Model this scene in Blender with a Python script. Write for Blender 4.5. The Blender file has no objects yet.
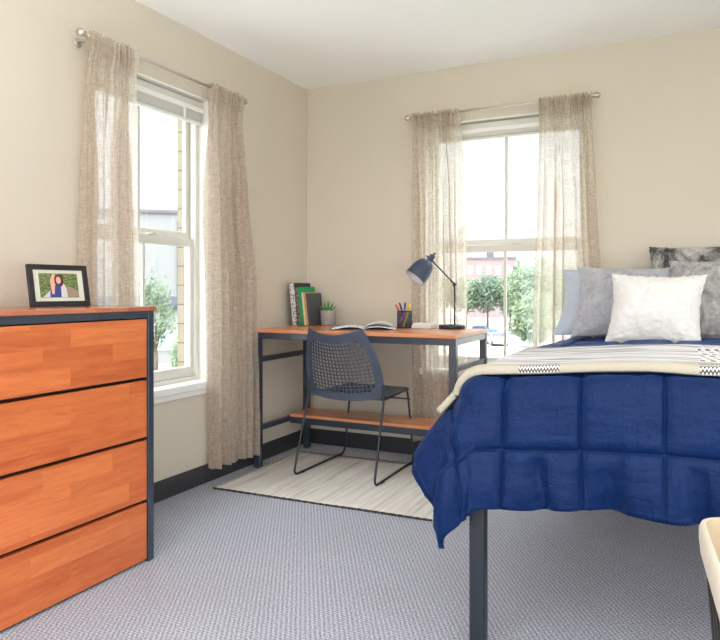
import bpy, bmesh, math, random
from mathutils import Vector, Matrix, noise
random.seed(7)
PI = math.pi
sc = bpy.context.scene
col = sc.collection

# ------------------------------------------------------------------ helpers
def lin(c):
    r = []
    for v in c:
        v = v / 255.0
        r.append(v / 12.92 if v <= 0.04045 else ((v + 0.055) / 1.055) ** 2.4)
    return (*r, 1.0)

class N:
    """small node-graph builder"""
    def __init__(s, name):
        s.m = bpy.data.materials.new(name); s.m.use_nodes = True
        s.t = s.m.node_tree; s.t.nodes.clear()
        s.out = s.t.nodes.new('ShaderNodeOutputMaterial')
    def n(s, typ, **kw):
        x = s.t.nodes.new(typ)
        for k, v in kw.items():
            if k.startswith('i_'):
                key = k[2:]
                key = int(key) if key.isdigit() else key
                s.set(x, key, v)
            else:
                setattr(x, k, v)
        return x
    def set(s, node, key, v):
        inp = node.inputs[key]
        if isinstance(v, bpy.types.NodeSocket): s.t.links.new(v, inp)
        else: inp.default_value = v
    def math(s, op, a, b=0.0, c=None, clamp=False):
        x = s.n('ShaderNodeMath', operation=op); x.use_clamp = clamp
        s.set(x, 0, a); s.set(x, 1, b)
        if c is not None: s.set(x, 2, c)
        return x.outputs[0]
    def mix(s, f, a, b, blend='MIX'):
        x = s.n('ShaderNodeMix', data_type='RGBA', blend_type=blend)
        s.set(x, 0, f); s.set(x, 6, a); s.set(x, 7, b)
        return x.outputs[2]
    def coord(s, kind='Object'):
        return s.n('ShaderNodeTexCoord').outputs[kind]
    def sep(s, v):
        x = s.n('ShaderNodeSeparateXYZ'); s.set(x, 0, v); return x.outputs
    def comb(s, a, b, c=0.0):
        x = s.n('ShaderNodeCombineXYZ'); s.set(x, 0, a); s.set(x, 1, b); s.set(x, 2, c); return x.outputs[0]
    def scale(s, v, sx, sy, sz):
        x = s.n('ShaderNodeMapping'); s.set(x, 'Vector', v); x.inputs['Scale'].default_value = (sx, sy, sz); return x.outputs[0]
    def noise(s, v, scale, detail=3.0, rough=0.5, dist=0.0):
        x = s.n('ShaderNodeTexNoise'); s.set(x, 'Vector', v)
        x.inputs['Scale'].default_value = scale; x.inputs['Detail'].default_value = detail
        x.inputs['Roughness'].default_value = rough; x.inputs['Distortion'].default_value = dist
        return x.outputs['Fac']
    def ramp(s, f, stops):
        x = s.n('ShaderNodeValToRGB'); s.set(x, 0, f)
        e = x.color_ramp.elements
        while len(e) < len(stops): e.new(0.5)
        for el, (p, c) in zip(e, stops):
            el.position = p; el.color = c if len(c) == 4 else (*c, 1)
        return x.outputs[0]
    def bump(s, h, strength=0.3, dist=0.01):
        x = s.n('ShaderNodeBump'); s.set(x, 'Height', h); x.inputs['Strength'].default_value = strength
        x.inputs['Distance'].default_value = dist; return x.outputs[0]
    def bsdf(s, color, rough=0.6, metal=0.0, normal=None, spec=0.5, sheen=0.0, coat=0.0):
        b = s.n('ShaderNodeBsdfPrincipled')
        s.set(b, 'Base Color', color); s.set(b, 'Roughness', rough); s.set(b, 'Metallic', metal)
        s.set(b, 'Specular IOR Level', spec)
        if sheen: s.set(b, 'Sheen Weight', sheen)
        if coat: s.set(b, 'Coat Weight', coat); s.set(b, 'Coat Roughness', 0.15)
        if normal is not None: s.set(b, 'Normal', normal)
        return b.outputs[0]
    def done(s, shader):
        s.t.links.new(shader, s.out.inputs[0]); return s.m

def flat(name, rgb, rough=0.6, metal=0.0, var=0.05, vscale=30.0, bump=0.0, bscale=200.0, spec=0.5, sheen=0.0, coat=0.0):
    g = N(name); c = g.coord()
    nf = g.noise(c, vscale, 3)
    base = lin(rgb)
    dk = tuple(v * (1 - var) for v in base[:3]) + (1,)
    lt = tuple(min(1, v * (1 + var)) for v in base[:3]) + (1,)
    colr = g.mix(nf, dk, lt)
    nm = g.bump(g.noise(c, bscale, 2), bump, 0.002) if bump else None
    return g.done(g.bsdf(colr, rough, metal, nm, spec, sheen, coat))

class MB:
    """collects shapes into one mesh"""
    def __init__(s): s.bm = bmesh.new()
    def box(s, x0, x1, y0, y1, z0, z1, bev=0.0, mi=0, seg=2):
        r = bmesh.ops.create_cube(s.bm, size=1.0)
        vs = r['verts']
        for v in vs:
            v.co = Vector(((x0 + x1) / 2 + v.co.x * (x1 - x0), (y0 + y1) / 2 + v.co.y * (y1 - y0), (z0 + z1) / 2 + v.co.z * (z1 - z0)))
        fs = {f for v in vs for f in v.link_faces}
        for f in fs: f.material_index = mi
        if bev > 0:
            es = list({e for f in fs for e in f.edges})
            r2 = bmesh.ops.bevel(s.bm, geom=es, offset=bev, segments=seg, affect='EDGES', profile=0.5)
            for f in r2['faces']: f.material_index = mi
        return s
    def tube(s, pts, r, n=10, caps=True, closed=False, mi=0):
        pts = [Vector(p) for p in pts]; m = len(pts)
        rr = r if hasattr(r, '__len__') else [r] * m
        rings = []; prev = None
        for i, p in enumerate(pts):
            if closed: t = pts[(i + 1) % m] - pts[i - 1]
            else: t = pts[min(i + 1, m - 1)] - pts[max(i - 1, 0)]
            t.normalize()
            if prev is None:
                up = Vector((0, 0, 1)) if abs(t.z) < 0.9 else Vector((1, 0, 0))
                a = t.cross(up).normalized()
            else:
                a = prev - t * prev.dot(t)
                a.normalize()
            prev = a; b = t.cross(a)
            rings.append([s.bm.verts.new(p + (a * math.cos(2 * PI * k / n) + b * math.sin(2 * PI * k / n)) * rr[i]) for k in range(n)])
        for i in range(m if closed else m - 1):
            A, B = rings[i], rings[(i + 1) % m]
            for k in range(n):
                f = s.bm.faces.new((A[k], A[(k + 1) % n], B[(k + 1) % n], B[k])); f.smooth = True; f.material_index = mi
        if caps and not closed:
            s.bm.faces.new(rings[0][::-1]).material_index = mi
            s.bm.faces.new(rings[-1]).material_index = mi
        return s
    def lathe(s, prof, center=(0, 0, 0), n=32, axis=None, mi=0, smooth=True):
        """prof: list of (r, h) along the axis"""
        c = Vector(center)
        w = Vector(axis).normalized() if axis else Vector((0, 0, 1))
        u = w.cross(Vector((0, 0, 1)) if abs(w.z) < 0.9 else Vector((1, 0, 0))).normalized()
        v = w.cross(u)
        rings = []
        for r, h in prof:
            if r < 1e-6: rings.append([s.bm.verts.new(c + w * h)])
            else: rings.append([s.bm.verts.new(c + w * h + (u * math.cos(2 * PI * k / n) + v * math.sin(2 * PI * k / n)) * r) for k in range(n)])
        for A, B in zip(rings, rings[1:]):
            for k in range(n):
                k2 = (k + 1) % n
                if len(A) == 1 and len(B) == 1: continue
                if len(A) == 1: f = s.bm.faces.new((A[0], B[k2], B[k]))
                elif len(B) == 1: f = s.bm.faces.new((A[k], A[k2], B[0]))
                else: f = s.bm.faces.new((A[k], A[k2], B[k2], B[k]))
                f.smooth = smooth; f.material_index = mi
        return s
    def poly(s, pts, mi=0):
        f = s.bm.faces.new([s.bm.verts.new(p) for p in pts]); f.material_index = mi; return s
    def prism(s, pts, d, mi=0):
        """polygon pts extruded by vector d"""
        d = Vector(d)
        A = [s.bm.verts.new(p) for p in pts]; B = [s.bm.verts.new(Vector(p) + d) for p in pts]
        fs = [s.bm.faces.new(A[::-1]), s.bm.faces.new(B)]
        k = len(A)
        for i in range(k): fs.append(s.bm.faces.new((A[i], A[(i + 1) % k], B[(i + 1) % k], B[i])))
        for f in fs: f.material_index = mi
        return s
    def grid(s, fn, nu, nv, mi=0, uv=None):
        V = [[s.bm.verts.new(fn(i / nu, j / nv)) for j in range(nv + 1)] for i in range(nu + 1)]
        lay = s.bm.loops.layers.uv.verify() if uv else None
        for i in range(nu):
            for j in range(nv):
                f = s.bm.faces.new((V[i][j], V[i + 1][j], V[i + 1][j + 1], V[i][j + 1])); f.smooth = True; f.material_index = mi
                if uv:
                    for lp, (a, b) in zip(f.loops, ((i, j), (i + 1, j), (i + 1, j + 1), (i, j + 1))):
                        lp[lay].uv = uv(a / nu, b / nv)
        return s
    def xform(s, M):
        bmesh.ops.transform(s.bm, matrix=M, verts=s.bm.verts); return s
    def build(s, name, mats, parent=None, local=False, recalc=True):
        if recalc: bmesh.ops.recalc_face_normals(s.bm, faces=s.bm.faces)
        if parent is not None and not local:
            off = Vector(parent['_o'])
            bmesh.ops.translate(s.bm, verts=s.bm.verts, vec=-off)
        me = bpy.data.meshes.new(name); s.bm.to_mesh(me); s.bm.free()
        for m in (mats if isinstance(mats, (list, tuple)) else [mats]): me.materials.append(m)
        o = bpy.data.objects.new(name, me); col.objects.link(o)
        if parent is not None:
            o.parent = parent
            o['_o'] = parent['_o']
        else: o['_o'] = (0, 0, 0)
        return o

def tag(o, label, cat, group=None):
    o['label'] = label; o['category'] = cat
    if group: o['group'] = group
    return o
def thing(name, label, cat, loc=(0, 0, 0), group=None, rz=0.0):
    o = bpy.data.objects.new(name, None); col.objects.link(o)
    o.empty_display_size = 0.05
    o.location = loc; o.rotation_euler = (0, 0, rz); o['_o'] = tuple(loc)
    return tag(o, label, cat, group)
def struct(o): o['kind'] = 'structure'; return o
def sroot(name, loc=(0, 0, 0)):
    o = bpy.data.objects.new(name, None); col.objects.link(o); o.location = loc; o['_o'] = tuple(loc)
    return struct(o)
def mod(o, typ, **kw):
    m = o.modifiers.new(typ.lower(), typ)
    for k, v in kw.items(): setattr(m, k, v)
    return m
def arc(c, r, a0, a1, n, ux, uy):
    """arc points in the plane ux, uy"""
    c, ux, uy = Vector(c), Vector(ux), Vector(uy)
    return [c + ux * r * math.cos(a0 + (a1 - a0) * i / n) + uy * r * math.sin(a0 + (a1 - a0) * i / n) for i in range(n + 1)]
def rounded_path(pts, r, n=5):
    """polyline with its inner corners rounded"""
    pts = [Vector(p) for p in pts]; out = [pts[0]]
    for i in range(1, len(pts) - 1):
        a, b, c = pts[i - 1], pts[i], pts[i + 1]
        rr = min(r, (a - b).length * 0.45, (c - b).length * 0.45)
        p0 = b + (a - b).normalized() * rr; p2 = b + (c - b).normalized() * rr
        for k in range(n + 1):
            t = k / n
            out.append(p0 * (1 - t) ** 2 + b * 2 * t * (1 - t) + p2 * t * t)
    out.append(pts[-1]); return out
def ss(a, b, x):
    t = max(0.0, min(1.0, (x - a) / (b - a))); return t * t * (3 - 2 * t)
def fn3(x, y, z, sc_=1.0): return noise.noise(Vector((x * sc_, y * sc_, z * sc_)))

# ------------------------------------------------------------------ materials
def wall_mat():
    g = N('wall_paint'); c = g.coord()
    colr = g.mix(g.noise(c, 1.5, 2), lin((208, 199, 183)), lin((213, 204, 189)))
    return g.done(g.bsdf(colr, 0.75, normal=g.bump(g.noise(c, 180, 3), 0.12, 0.002), spec=0.3))
M_wall = wall_mat()
M_ceil = flat('ceiling_paint', (250, 250, 249), 0.85, var=0.01, bump=0.1, spec=0.2)
M_white = flat('white_trim_paint', (240, 239, 234), 0.45, var=0.015)
M_vinyl = flat('cream_vinyl', (215, 214, 206), 0.4, var=0.02)
M_blind = flat('blind_slats', (240, 239, 234), 0.45, var=0.03)
M_base = flat('dark_baseboard', (52, 53, 57), 0.4, var=0.08)
M_frame = flat('slate_metal', (48, 56, 68), 0.24, var=0.05, spec=0.75)
M_frame2 = flat('dark_slate_metal', (30, 36, 45), 0.35, var=0.05)
M_black = flat('black_plastic', (28, 28, 31), 0.4, var=0.05)
M_nickel = flat('brushed_nickel', (205, 200, 190), 0.4, metal=1.0, var=0.05)

def wood_mat(name, axes, cA, cB, row=0.055, length=0.36, rough=0.35, k=1.0):
    """butcher block: planks run along the first of the two axes"""
    g = N(name); xyz = g.sep(g.coord())
    a, b = xyz[axes[0]], xyz[axes[1]]
    oth = xyz[3 - axes[0] - axes[1]]
    v = g.comb(a, b, 0.0)
    br = g.n('ShaderNodeTexBrick'); g.set(br, 'Vector', v)
    br.offset = 0.37; br.offset_frequency = 2; br.squash = 0.7; br.squash_frequency = 3
    br.inputs['Color1'].default_value = (0, 0, 0, 1); br.inputs['Color2'].default_value = (1, 1, 1, 1)
    br.inputs['Mortar Size'].default_value = 0.0008; br.inputs['Scale'].default_value = 1.0
    br.inputs['Brick Width'].default_value = length; br.inputs['Row Height'].default_value = row
    br.inputs['Mortar'].default_value = (0.45, 0.45, 0.45, 1); br.inputs['Bias'].default_value = 0.0
    plank = g.sep(br.outputs['Color'])[0]
    sh = g.math('MULTIPLY', plank, 7.3)
    gv = g.comb(g.math('MULTIPLY', g.math('ADD', a, sh), 3.0), g.math('MULTIPLY', b, 34.0), g.math('MULTIPLY', g.math('ADD', oth, sh), 6.0))
    grain = g.noise(gv, 1.6, 6, 0.62, 0.9)
    gv2 = g.comb(g.math('MULTIPLY', g.math('ADD', a, sh), 1.2), g.math('MULTIPLY', b, 9.0), sh)
    grain2 = g.noise(gv2, 1.8, 3, 0.5, 1.6)
    f = g.math('MULTIPLY_ADD', plank, 0.45, g.math('MULTIPLY_ADD', grain, 0.75, g.math('MULTIPLY_ADD', grain2, 0.65, -0.38)), clamp=True)
    mid = tuple((p + q) / 2 for p, q in zip(lin(cA), lin(cB)))
    colr = g.ramp(f, [(0.12, lin(cA)), (0.5, mid), (0.9, lin(cB))])
    dark = tuple(v_ * 0.62 for v_ in lin(cA)[:3]) + (1,)
    streak = g.ramp(g.noise(gv, 2.6, 4, 0.7, 1.4), [(0.57, (0, 0, 0)), (0.76, (1, 1, 1))])
    colr = g.mix(g.math('MULTIPLY', streak, 0.6), colr, dark)
    return g.done(g.bsdf(colr, rough, normal=g.bump(grain, 0.04, 0.002), spec=0.45))
M_drawer = wood_mat('orange_butcher_block', (1, 2), (170, 80, 42), (215, 124, 70), 0.066, 0.42)
M_dtop = wood_mat('dresser_top_wood', (1, 0), (148, 82, 58), (186, 116, 84), 0.05, 0.4, 0.25)
M_desk = wood_mat('desk_wood', (0, 1), (186, 112, 72), (222, 152, 106), 0.06, 0.42, 0.25)

def carpet_mat():
    g = N('carpet_loops'); xyz = g.sep(g.coord())
    def fam(deg, per, ph=0.0):
        a = math.radians(deg); k = 2 * PI / per
        return g.math('SINE', g.math('ADD', g.math('MULTIPLY', xyz[0], k * math.cos(a)), g.math('MULTIPLY_ADD', xyz[1], k * math.sin(a), ph)))
    s1 = fam(31, 0.0150); s2 = fam(-38, 0.0115); s3 = fam(88, 0.0125)
    nz = g.noise(g.coord(), 170, 2, 0.6)
    v = g.math('MULTIPLY_ADD', s1, 0.14, g.math('MULTIPLY_ADD', s2, 0.09, g.math('MULTIPLY_ADD', s3, 0.09, g.math('MULTIPLY_ADD', nz, 1.9, -0.45))))
    big = g.noise(g.coord(), 2.2, 3)
    v = g.math('MULTIPLY_ADD', big, 0.12, g.math('SUBTRACT', v, 0.06))
    colr = g.ramp(v, [(0.05, lin((92, 95, 105))), (0.5, lin((150, 153, 165))), (0.95, lin((206, 209, 222)))])
    return g.done(g.bsdf(colr, 0.95, normal=g.bump(v, 0.5, 0.004), spec=0.1, sheen=0.2))
M_carpet = carpet_mat()

def rug_mat():
    g = N('rug_flatweave'); xyz = g.sep(g.coord())
    v1 = g.comb(g.math('MULTIPLY', xyz[0], 60.0), g.math('MULTIPLY', xyz[1], 2.2), 0.0)
    n1 = g.noise(v1, 1.0, 4, 0.7)
    ribs = g.math('SINE', g.math('MULTIPLY', xyz[1], 2 * PI / 0.011))
    v2 = g.comb(g.math('MULTIPLY', xyz[0], 14.0), g.math('MULTIPLY', xyz[1], 0.6), 3.0)
    n2 = g.noise(v2, 1.0, 2, 0.5)
    f = g.math('MULTIPLY_ADD', n1, 1.1, g.math('MULTIPLY_ADD', ribs, 0.05, g.math('MULTIPLY_ADD', n2, 0.6, -0.36)))
    colr = g.ramp(f, [(0.15, lin((152, 146, 137))), (0.42, lin((204, 199, 191))), (0.75, lin((229, 226, 220)))])
    return g.done(g.bsdf(colr, 0.95, normal=g.bump(f, 0.5, 0.003), spec=0.1))
M_rug = rug_mat()
M_rugedge = flat('rug_binding', (58, 54, 50), 0.9, var=0.3, vscale=120)

def linen_mat():
    g = N('linen_curtain'); c = g.coord()
    w1 = g.noise(g.scale(c, 260, 260, 26), 1.0, 2, 0.6)
    w2 = g.noise(g.scale(c, 22, 22, 300), 1.0, 2, 0.6)
    f = g.math('MULTIPLY', g.math('ADD', w1, w2), 0.5)
    colr = g.ramp(f, [(0.30, lin((208, 197, 183))), (0.5, lin((222, 212, 200))), (0.70, lin((236, 229, 220)))])
    nm = g.bump(f, 0.25, 0.002)
    d = g.n('ShaderNodeBsdfDiffuse'); g.set(d, 'Color', colr); g.set(d, 'Normal', nm)
    t = g.n('ShaderNodeBsdfTranslucent'); g.set(t, 'Color', colr); g.set(t, 'Normal', nm)
    m1 = g.n('ShaderNodeMixShader'); g.set(m1, 0, 0.58); g.set(m1, 1, d.outputs[0]); g.set(m1, 2, t.outputs[0])
    tr = g.n('ShaderNodeBsdfTransparent'); tr.inputs[0].default_value = (1.0, 0.98, 0.96, 1)
    m2 = g.n('ShaderNodeMixShader'); g.set(m2, 0, g.ramp(f, [(0.36, (0.12, 0.12, 0.12)), (0.60, (0.60, 0.60, 0.60))]))
    g.set(m2, 1, m1.outputs[0]); g.set(m2, 2, tr.outputs[0])
    return g.done(m2.outputs[0])
M_linen = linen_mat()

def glass_mat():
    g = N('window_glass')
    tr = g.n('ShaderNodeBsdfTransparent'); tr.inputs[0].default_value = (0.97, 0.985, 0.98, 1)
    gl = g.n('ShaderNodeBsdfGlossy'); gl.inputs['Roughness'].default_value = 0.02
    m = g.n('ShaderNodeMixShader'); g.set(m, 0, 0.04); g.set(m, 1, tr.outputs[0]); g.set(m, 2, gl.outputs[0])
    return g.done(m.outputs[0])
M_glass = glass_mat()

def quilt_mat():
    g = N('navy_comforter'); c = g.coord()
    n1 = g.noise(c, 9, 4, 0.6); n2 = g.noise(g.scale(c, 1, 1, 1), 45, 3, 0.6, 0.6)
    colr = g.mix(n1, lin((2, 26, 66)), lin((5, 36, 84)))
    uv = g.sep(g.coord('UV'))
    def seam(x, off):                          # stitched seam: narrow groove
        d_ = g.math('PINGPONG', g.math('ADD', x, off + 2 * 0.2085), 0.2085 / 2)
        return g.math('DIVIDE', g.math('MINIMUM', d_, 0.007), 0.007)
    groove = g.math('MULTIPLY', seam(uv[0], -0.063 + 0.0), seam(uv[1], 0.222))
    # creases fan out from the stitching
    cr = g.noise(g.comb(g.math('MULTIPLY', uv[0], 34.0), g.math('MULTIPLY', uv[1], 7.0), 0.0), 1.0, 3, 0.6, 0.8)
    cr2 = g.noise(g.comb(g.math('MULTIPLY', uv[0], 8.0), g.math('MULTIPLY', uv[1], 30.0), 4.0), 1.0, 3, 0.6, 0.8)
    h = g.math('ADD', g.math('MULTIPLY', n1, 0.4), g.math('ADD', g.math('MULTIPLY', n2, 0.25), g.math('ADD', g.math('MULTIPLY', cr, 0.45), g.math('MULTIPLY', cr2, 0.35))))
    nb_ = g.n('ShaderNodeBump'); g.set(nb_, 'Height', groove); nb_.inputs['Strength'].default_value = 0.9; nb_.inputs['Distance'].default_value = 0.006
    b2 = g.n('ShaderNodeBump'); g.set(b2, 'Height', h); b2.inputs['Strength'].default_value = 0.75; b2.inputs['Distance'].default_value = 0.014
    g.set(b2, 'Normal', nb_.outputs[0])
    bs = g.n('ShaderNodeBsdfPrincipled'); g.set(bs, 'Base Color', colr); g.set(bs, 'Roughness', 0.5); g.set(bs, 'Normal', b2.outputs[0])
    g.set(bs, 'Specular IOR Level', 0.15); g.set(bs, 'Sheen Weight', 0.25); g.set(bs, 'Sheen Roughness', 0.35); g.set(bs, 'Sheen Tint', lin((70, 120, 215)))
    return g.done(bs.outputs[0])
M_quilt = quilt_mat()

def throw_mat():
    g = N('woven_throw')
    uv = g.sep(g.coord('UV')); a, b = uv[0], uv[1]
    wv = g.noise(g.coord(), 260, 2, 0.6)
    tan = g.mix(wv, lin((158, 150, 134)), lin((194, 187, 171)))
    # stripes across the back portion
    s = g.noise(g.comb(g.math('MULTIPLY', b, 38.0), g.math('MULTIPLY', a, 0.35), 1.7), 1.0, 2, 0.7)
    stripe = g.ramp(s, [(0.38, lin((128, 130, 136))), (0.47, lin((188, 188, 192))), (0.56, lin((222, 221, 220)))])
    back = g.math('GREATER_THAN', b, 0.085)
    base = g.mix(back, tan, stripe)
    # herringbone patches
    am = g.math('PINGPONG', a, 0.0045); d1 = g.math('ADD', am, b)
    hb = g.math('GREATER_THAN', g.math('SINE', g.math('MULTIPLY', d1, 2 * PI / 0.0075)), 0.0)
    hcol = g.mix(hb, lin((66, 66, 70)), lin((214, 210, 200)))
    rowm = g.math('GREATER_THAN', g.math('SINE', g.math('MULTIPLY', b, 2 * PI / 0.034)), -0.1)
    dash = g.math('GREATER_THAN', g.math('SINE', g.math('MULTIPLY_ADD', a, 2 * PI / 0.026, g.math('MULTIPLY', b, 60.0))), 0.0)
    dcol = g.mix(g.math('MULTIPLY', rowm, dash), lin((224, 223, 222)), lin((78, 80, 88)))
    hcol = g.mix(back, hcol, dcol)
    inA = g.math('MULTIPLY', g.math('GREATER_THAN', a, 0.098), g.math('LESS_THAN', a, 0.212))
    inA = g.math('MULTIPLY', inA, g.math('LESS_THAN', b, 0.085))
    inA = g.math('MULTIPLY', inA, g.math('GREATER_THAN', b, -0.03))
    inB = g.math('MULTIPLY', g.math('GREATER_THAN', a, 0.560), g.math('LESS_THAN', a, 0.78))
    m = g.math('MAXIMUM', inA, inB)
    colr = g.mix(m, base, hcol)
    return g.done(g.bsdf(colr, 0.95, normal=g.bump(wv, 0.4, 0.003), spec=0.1, sheen=0.2))
M_throw = throw_mat()

def plush_mat(name, cA, cB, scale=26.0, dist=1.0, streak=False, lo=0.3, hi=0.7):
    g = N(name); c = g.coord()
    v = g.scale(c, 3.0, 3.0, 1.0) if streak else c
    n1 = g.noise(v, scale, 4, 0.65, dist); n2 = g.noise(c, 190, 3, 0.7)
    f = g.math('MULTIPLY_ADD', n2, 0.5, g.math('SUBTRACT', n1, 0.25))
    colr = g.ramp(f, [(lo, lin(cA)), (hi, lin(cB))])
    return g.done(g.bsdf(colr, 0.95, normal=g.bump(g.math('ADD', n1, n2), 0.7, 0.006), spec=0.05, sheen=0.4))
M_white_plush = plush_mat('white_plush', (236, 234, 230), (248, 247, 244), 30)
M_grey_plush = plush_mat('grey_plush', (150, 151, 158), (188, 189, 196), 30)
M_fur = plush_mat('streaked_fur', (62, 61, 63), (224, 220, 214), 2.0, 1.2, True, 0.40, 0.72)
M_fur2 = plush_mat('grey_fur', (104, 104, 104), (206, 204, 200), 5.0, 1.2, True, 0.25, 0.72)
M_sheet = flat('pale_blue_cotton', (186, 194, 208), 0.85, var=0.04, bump=0.2, bscale=60)
M_mattress = flat('mattress_ticking', (205, 208, 214), 0.9, var=0.03)

# ------------------------------------------------------------------ room shell
H = 2.44; RX = 3.95; RY = -4.7; WT = 0.30
W1 = (-1.855, -1.056); W2 = (0.87, 1.85); WZ = (0.545, 2.10)
W3 = (0.35, 3.3); FILL_Z = (0.03, 1.75)  # opening added in the unseen front wall to let fill light in

def wall_with_hole(name, horiz, p0, p1, t0, t1, hole, hz):
    m = MB()
    for (a0, a1, z0, z1) in ((p0, hole[0], 0, H), (hole[1], p1, 0, H), (hole[0], hole[1], 0, hz[0]), (hole[0], hole[1], hz[1], H)):
        if horiz: m.box(a0, a1, t0, t1, z0, z1)
        else: m.box(t0, t1, a0, a1, z0, z1)
    bmesh.ops.remove_doubles(m.bm, verts=m.bm.verts, dist=1e-5)
    return struct(m.build(name, M_wall))
wall_with_hole('wall_left', False, RY, 0.0, -0.17, 0.0, W1, WZ)
wall_with_hole('wall_back', True, -0.17, RX, 0.0, 0.17, W2, WZ)
wall_with_hole('wall_front', True, -0.17, RX + 0.12, RY - 0.12, RY, W3, FILL_Z)
FILL_R = (-4.4, -1.4)  # added opening in the unseen right wall, for fill under the bed
wall_with_hole('wall_right', False, RY, 0.17, RX, RX + 0.12, FILL_R, FILL_Z)
struct(MB().box(-0.17, RX + 0.12, RY - 0.12, 0.17, -0.12, 0).build('floor', M_carpet))
struct(MB().box(-0.17, RX + 0.12, RY - 0.12, 0.17, H, H + 0.12).build('ceiling', M_ceil))

def baseboard(name, x0, x1, y0, y1):
    m = MB().box(x0, x1, y0, y1, 0.0, 0.1, 0.003)
    struct(m.build(name, M_base))
baseboard('baseboard_left', 0.0, 0.013, RY, 0.0)
baseboard('baseboard_back', 0.013, RX, -0.013, 0.0)
baseboard('baseboard_right', RX - 0.013, RX, FILL_R[1], -0.013)

# ------------------------------------------------------------------ windows (local frame: u along the wall, d into the wall, z)
def window(name, u0, u1, toworld):
    root = sroot(name)
    def b(m, a0, a1, d0, d1, z0, z1, bev=0.004):
        p, q = toworld(a0, d0), toworld(a1, d1)
        m.box(min(p[0], q[0]), max(p[0], q[0]), min(p[1], q[1]), max(p[1], q[1]), z0, z1, bev)
    z0, z1 = WZ
    m = MB()                                    # white reveal lining
    b(m, u0, u0 + 0.008, 0.0, 0.07, z0, z1, 0); b(m, u1 - 0.008, u1, 0.0, 0.07, z0, z1, 0); b(m, u0, u1, 0.0, 0.07, z1 - 0.008, z1, 0)
    m.build('reveal_lining', M_white, root)
    m = MB(); b(m, u0 - 0.03, u1 + 0.03, -0.028, -0.0005, z0 - 0.026, z0 + 0.014, 0.005)
    b(m, u0 + 0.001, u1 - 0.001, -0.001, 0.07, z0 - 0.0, z0 + 0.014, 0.0)
    b(m, u0 - 0.015, u1 + 0.015, -0.014, -0.0005, z0 - 0.055, z0 - 0.026, 0.003)
    m.build('window_sill', M_white, root)
    fw = 0.034
    m = MB()                                    # outer frame with stepped tracks
    for d0, d1, w in ((0.065, 0.10, fw), (0.10, 0.155, fw - 0.012)):
        b(m, u0, u0 + w, d0, d1, z0 + 0.005, z1, 0.002); b(m, u1 - w, u1, d0, d1, z0 + 0.005, z1, 0.002)
        b(m, u0 + w, u1 - w, d0, d1, z1 - w, z1, 0.002); b(m, u0 + w, u1 - w, d0, d1, z0 + 0.005, z0 + 0.035, 0.002)
    m.build('window_frame', M_vinyl, root)
    um = (u0 + u1) / 2
    for nm, d0, d1, za, zb, rb, rt, sw in (('lower_sash', 0.082, 0.112, z0 + 0.035, 1.335, 0.055, 0.045, 0.036), ('upper_sash', 0.118, 0.146, 1.31, z1 - 0.022, 0.062, 0.045, 0.03)):
        m = MB(); a0, a1 = u0 + 0.023, u1 - 0.023
        b(m, a0, a0 + sw, d0, d1, za, zb); b(m, a1 - sw, a1, d0, d1, za, zb)
        b(m, a0 + sw, a1 - sw, d0, d1, za, za + rb); b(m, a0 + sw, a1 - sw, d0, d1, zb - rt, zb)
        sash = m.build(nm, M_vinyl, root)
        m = MB(); b(m, um - 0.009, um + 0.009, (d0 + d1) / 2 - 0.009, (d0 + d1) / 2 + 0.009, za + rb - 0.002, zb - rt + 0.002, 0.003)
        m.build('muntin', M_vinyl, sash)
        m = MB(); b(m, a0 + sw - 0.004, a1 - sw + 0.004, (d0 + d1) / 2 - 0.002, (d0 + d1) / 2 + 0.002, za + rb - 0.004, zb - rt + 0.004, 0)
        m.build('pane', M_glass, sash)
        if nm == 'lower_sash':
            m = MB(); b(m, um + 0.02, um + 0.10, 0.078, 0.098, 1.335, 1.345, 0.003); b(m, um + 0.045, um + 0.075, 0.074, 0.09, 1.343, 1.353, 0.003)
            m.build('sash_lock', M_vinyl, sash)
    return root
window('window_1', W1[0], W1[1], lambda u, d: (-d, u))
window('window_2', W2[0], W2[1], lambda u, d: (u, d))

def blind(label, u0, u1, toworld, nsl, pitch, stackz):
    root = thing('window_blind', label, 'blind', (*toworld((u0 + u1) / 2, 0.03), 1.9))
    def b(m, a0, a1, d0, d1, z0, z1, bev=0.002):
        p, q = toworld(a0, d0), toworld(a1, d1)
        m.box(min(p[0], q[0]), max(p[0], q[0]), min(p[1], q[1]), max(p[1], q[1]), z0, z1, bev, seg=1)
    a0, a1 = u0 + 0.012, u1 - 0.012
    m = MB(); b(m, a0, a1, 0.030, 0.064, 2.044, 2.085); m.build('headrail', M_vinyl, root)
    m = MB(); b(m, a0 + 0.001, a1 - 0.001, 0.024, 0.0295, 2.024, 2.050); m.build('valance', M_white, root)
    m = MB(); z = 2.022
    for i in range(nsl):
        b(m, a0 + 0.006, a1 - 0.006, 0.030, 0.062, z - 0.0022, z, 0); z -= pitch
    st = m.build('slat_stack', M_blind, root)
    m = MB(); b(m, a0 + 0.004, a1 - 0.004, 0.030, 0.062, z - 0.017, z - 0.002, 0.003); m.build('bottom_rail', M_vinyl, root)
    for t in (0.2, 0.8):
        u = a0 + (a1 - a0) * t
        m = MB(); b(m, u - 0.008, u + 0.008, 0.0280, 0.0292, z - 0.01, 2.026, 0)
        m.build('ladder_tape', M_white, root)
blind('cream window blind raised to the top of the left wall window', W1[0], W1[1], lambda u, d: (-d, u), 8, 0.0052, 0)
blind('cream window blind raised to the top of the back wall window', W2[0], W2[1], lambda u, d: (u, d), 6, 0.0034, 0)

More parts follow.
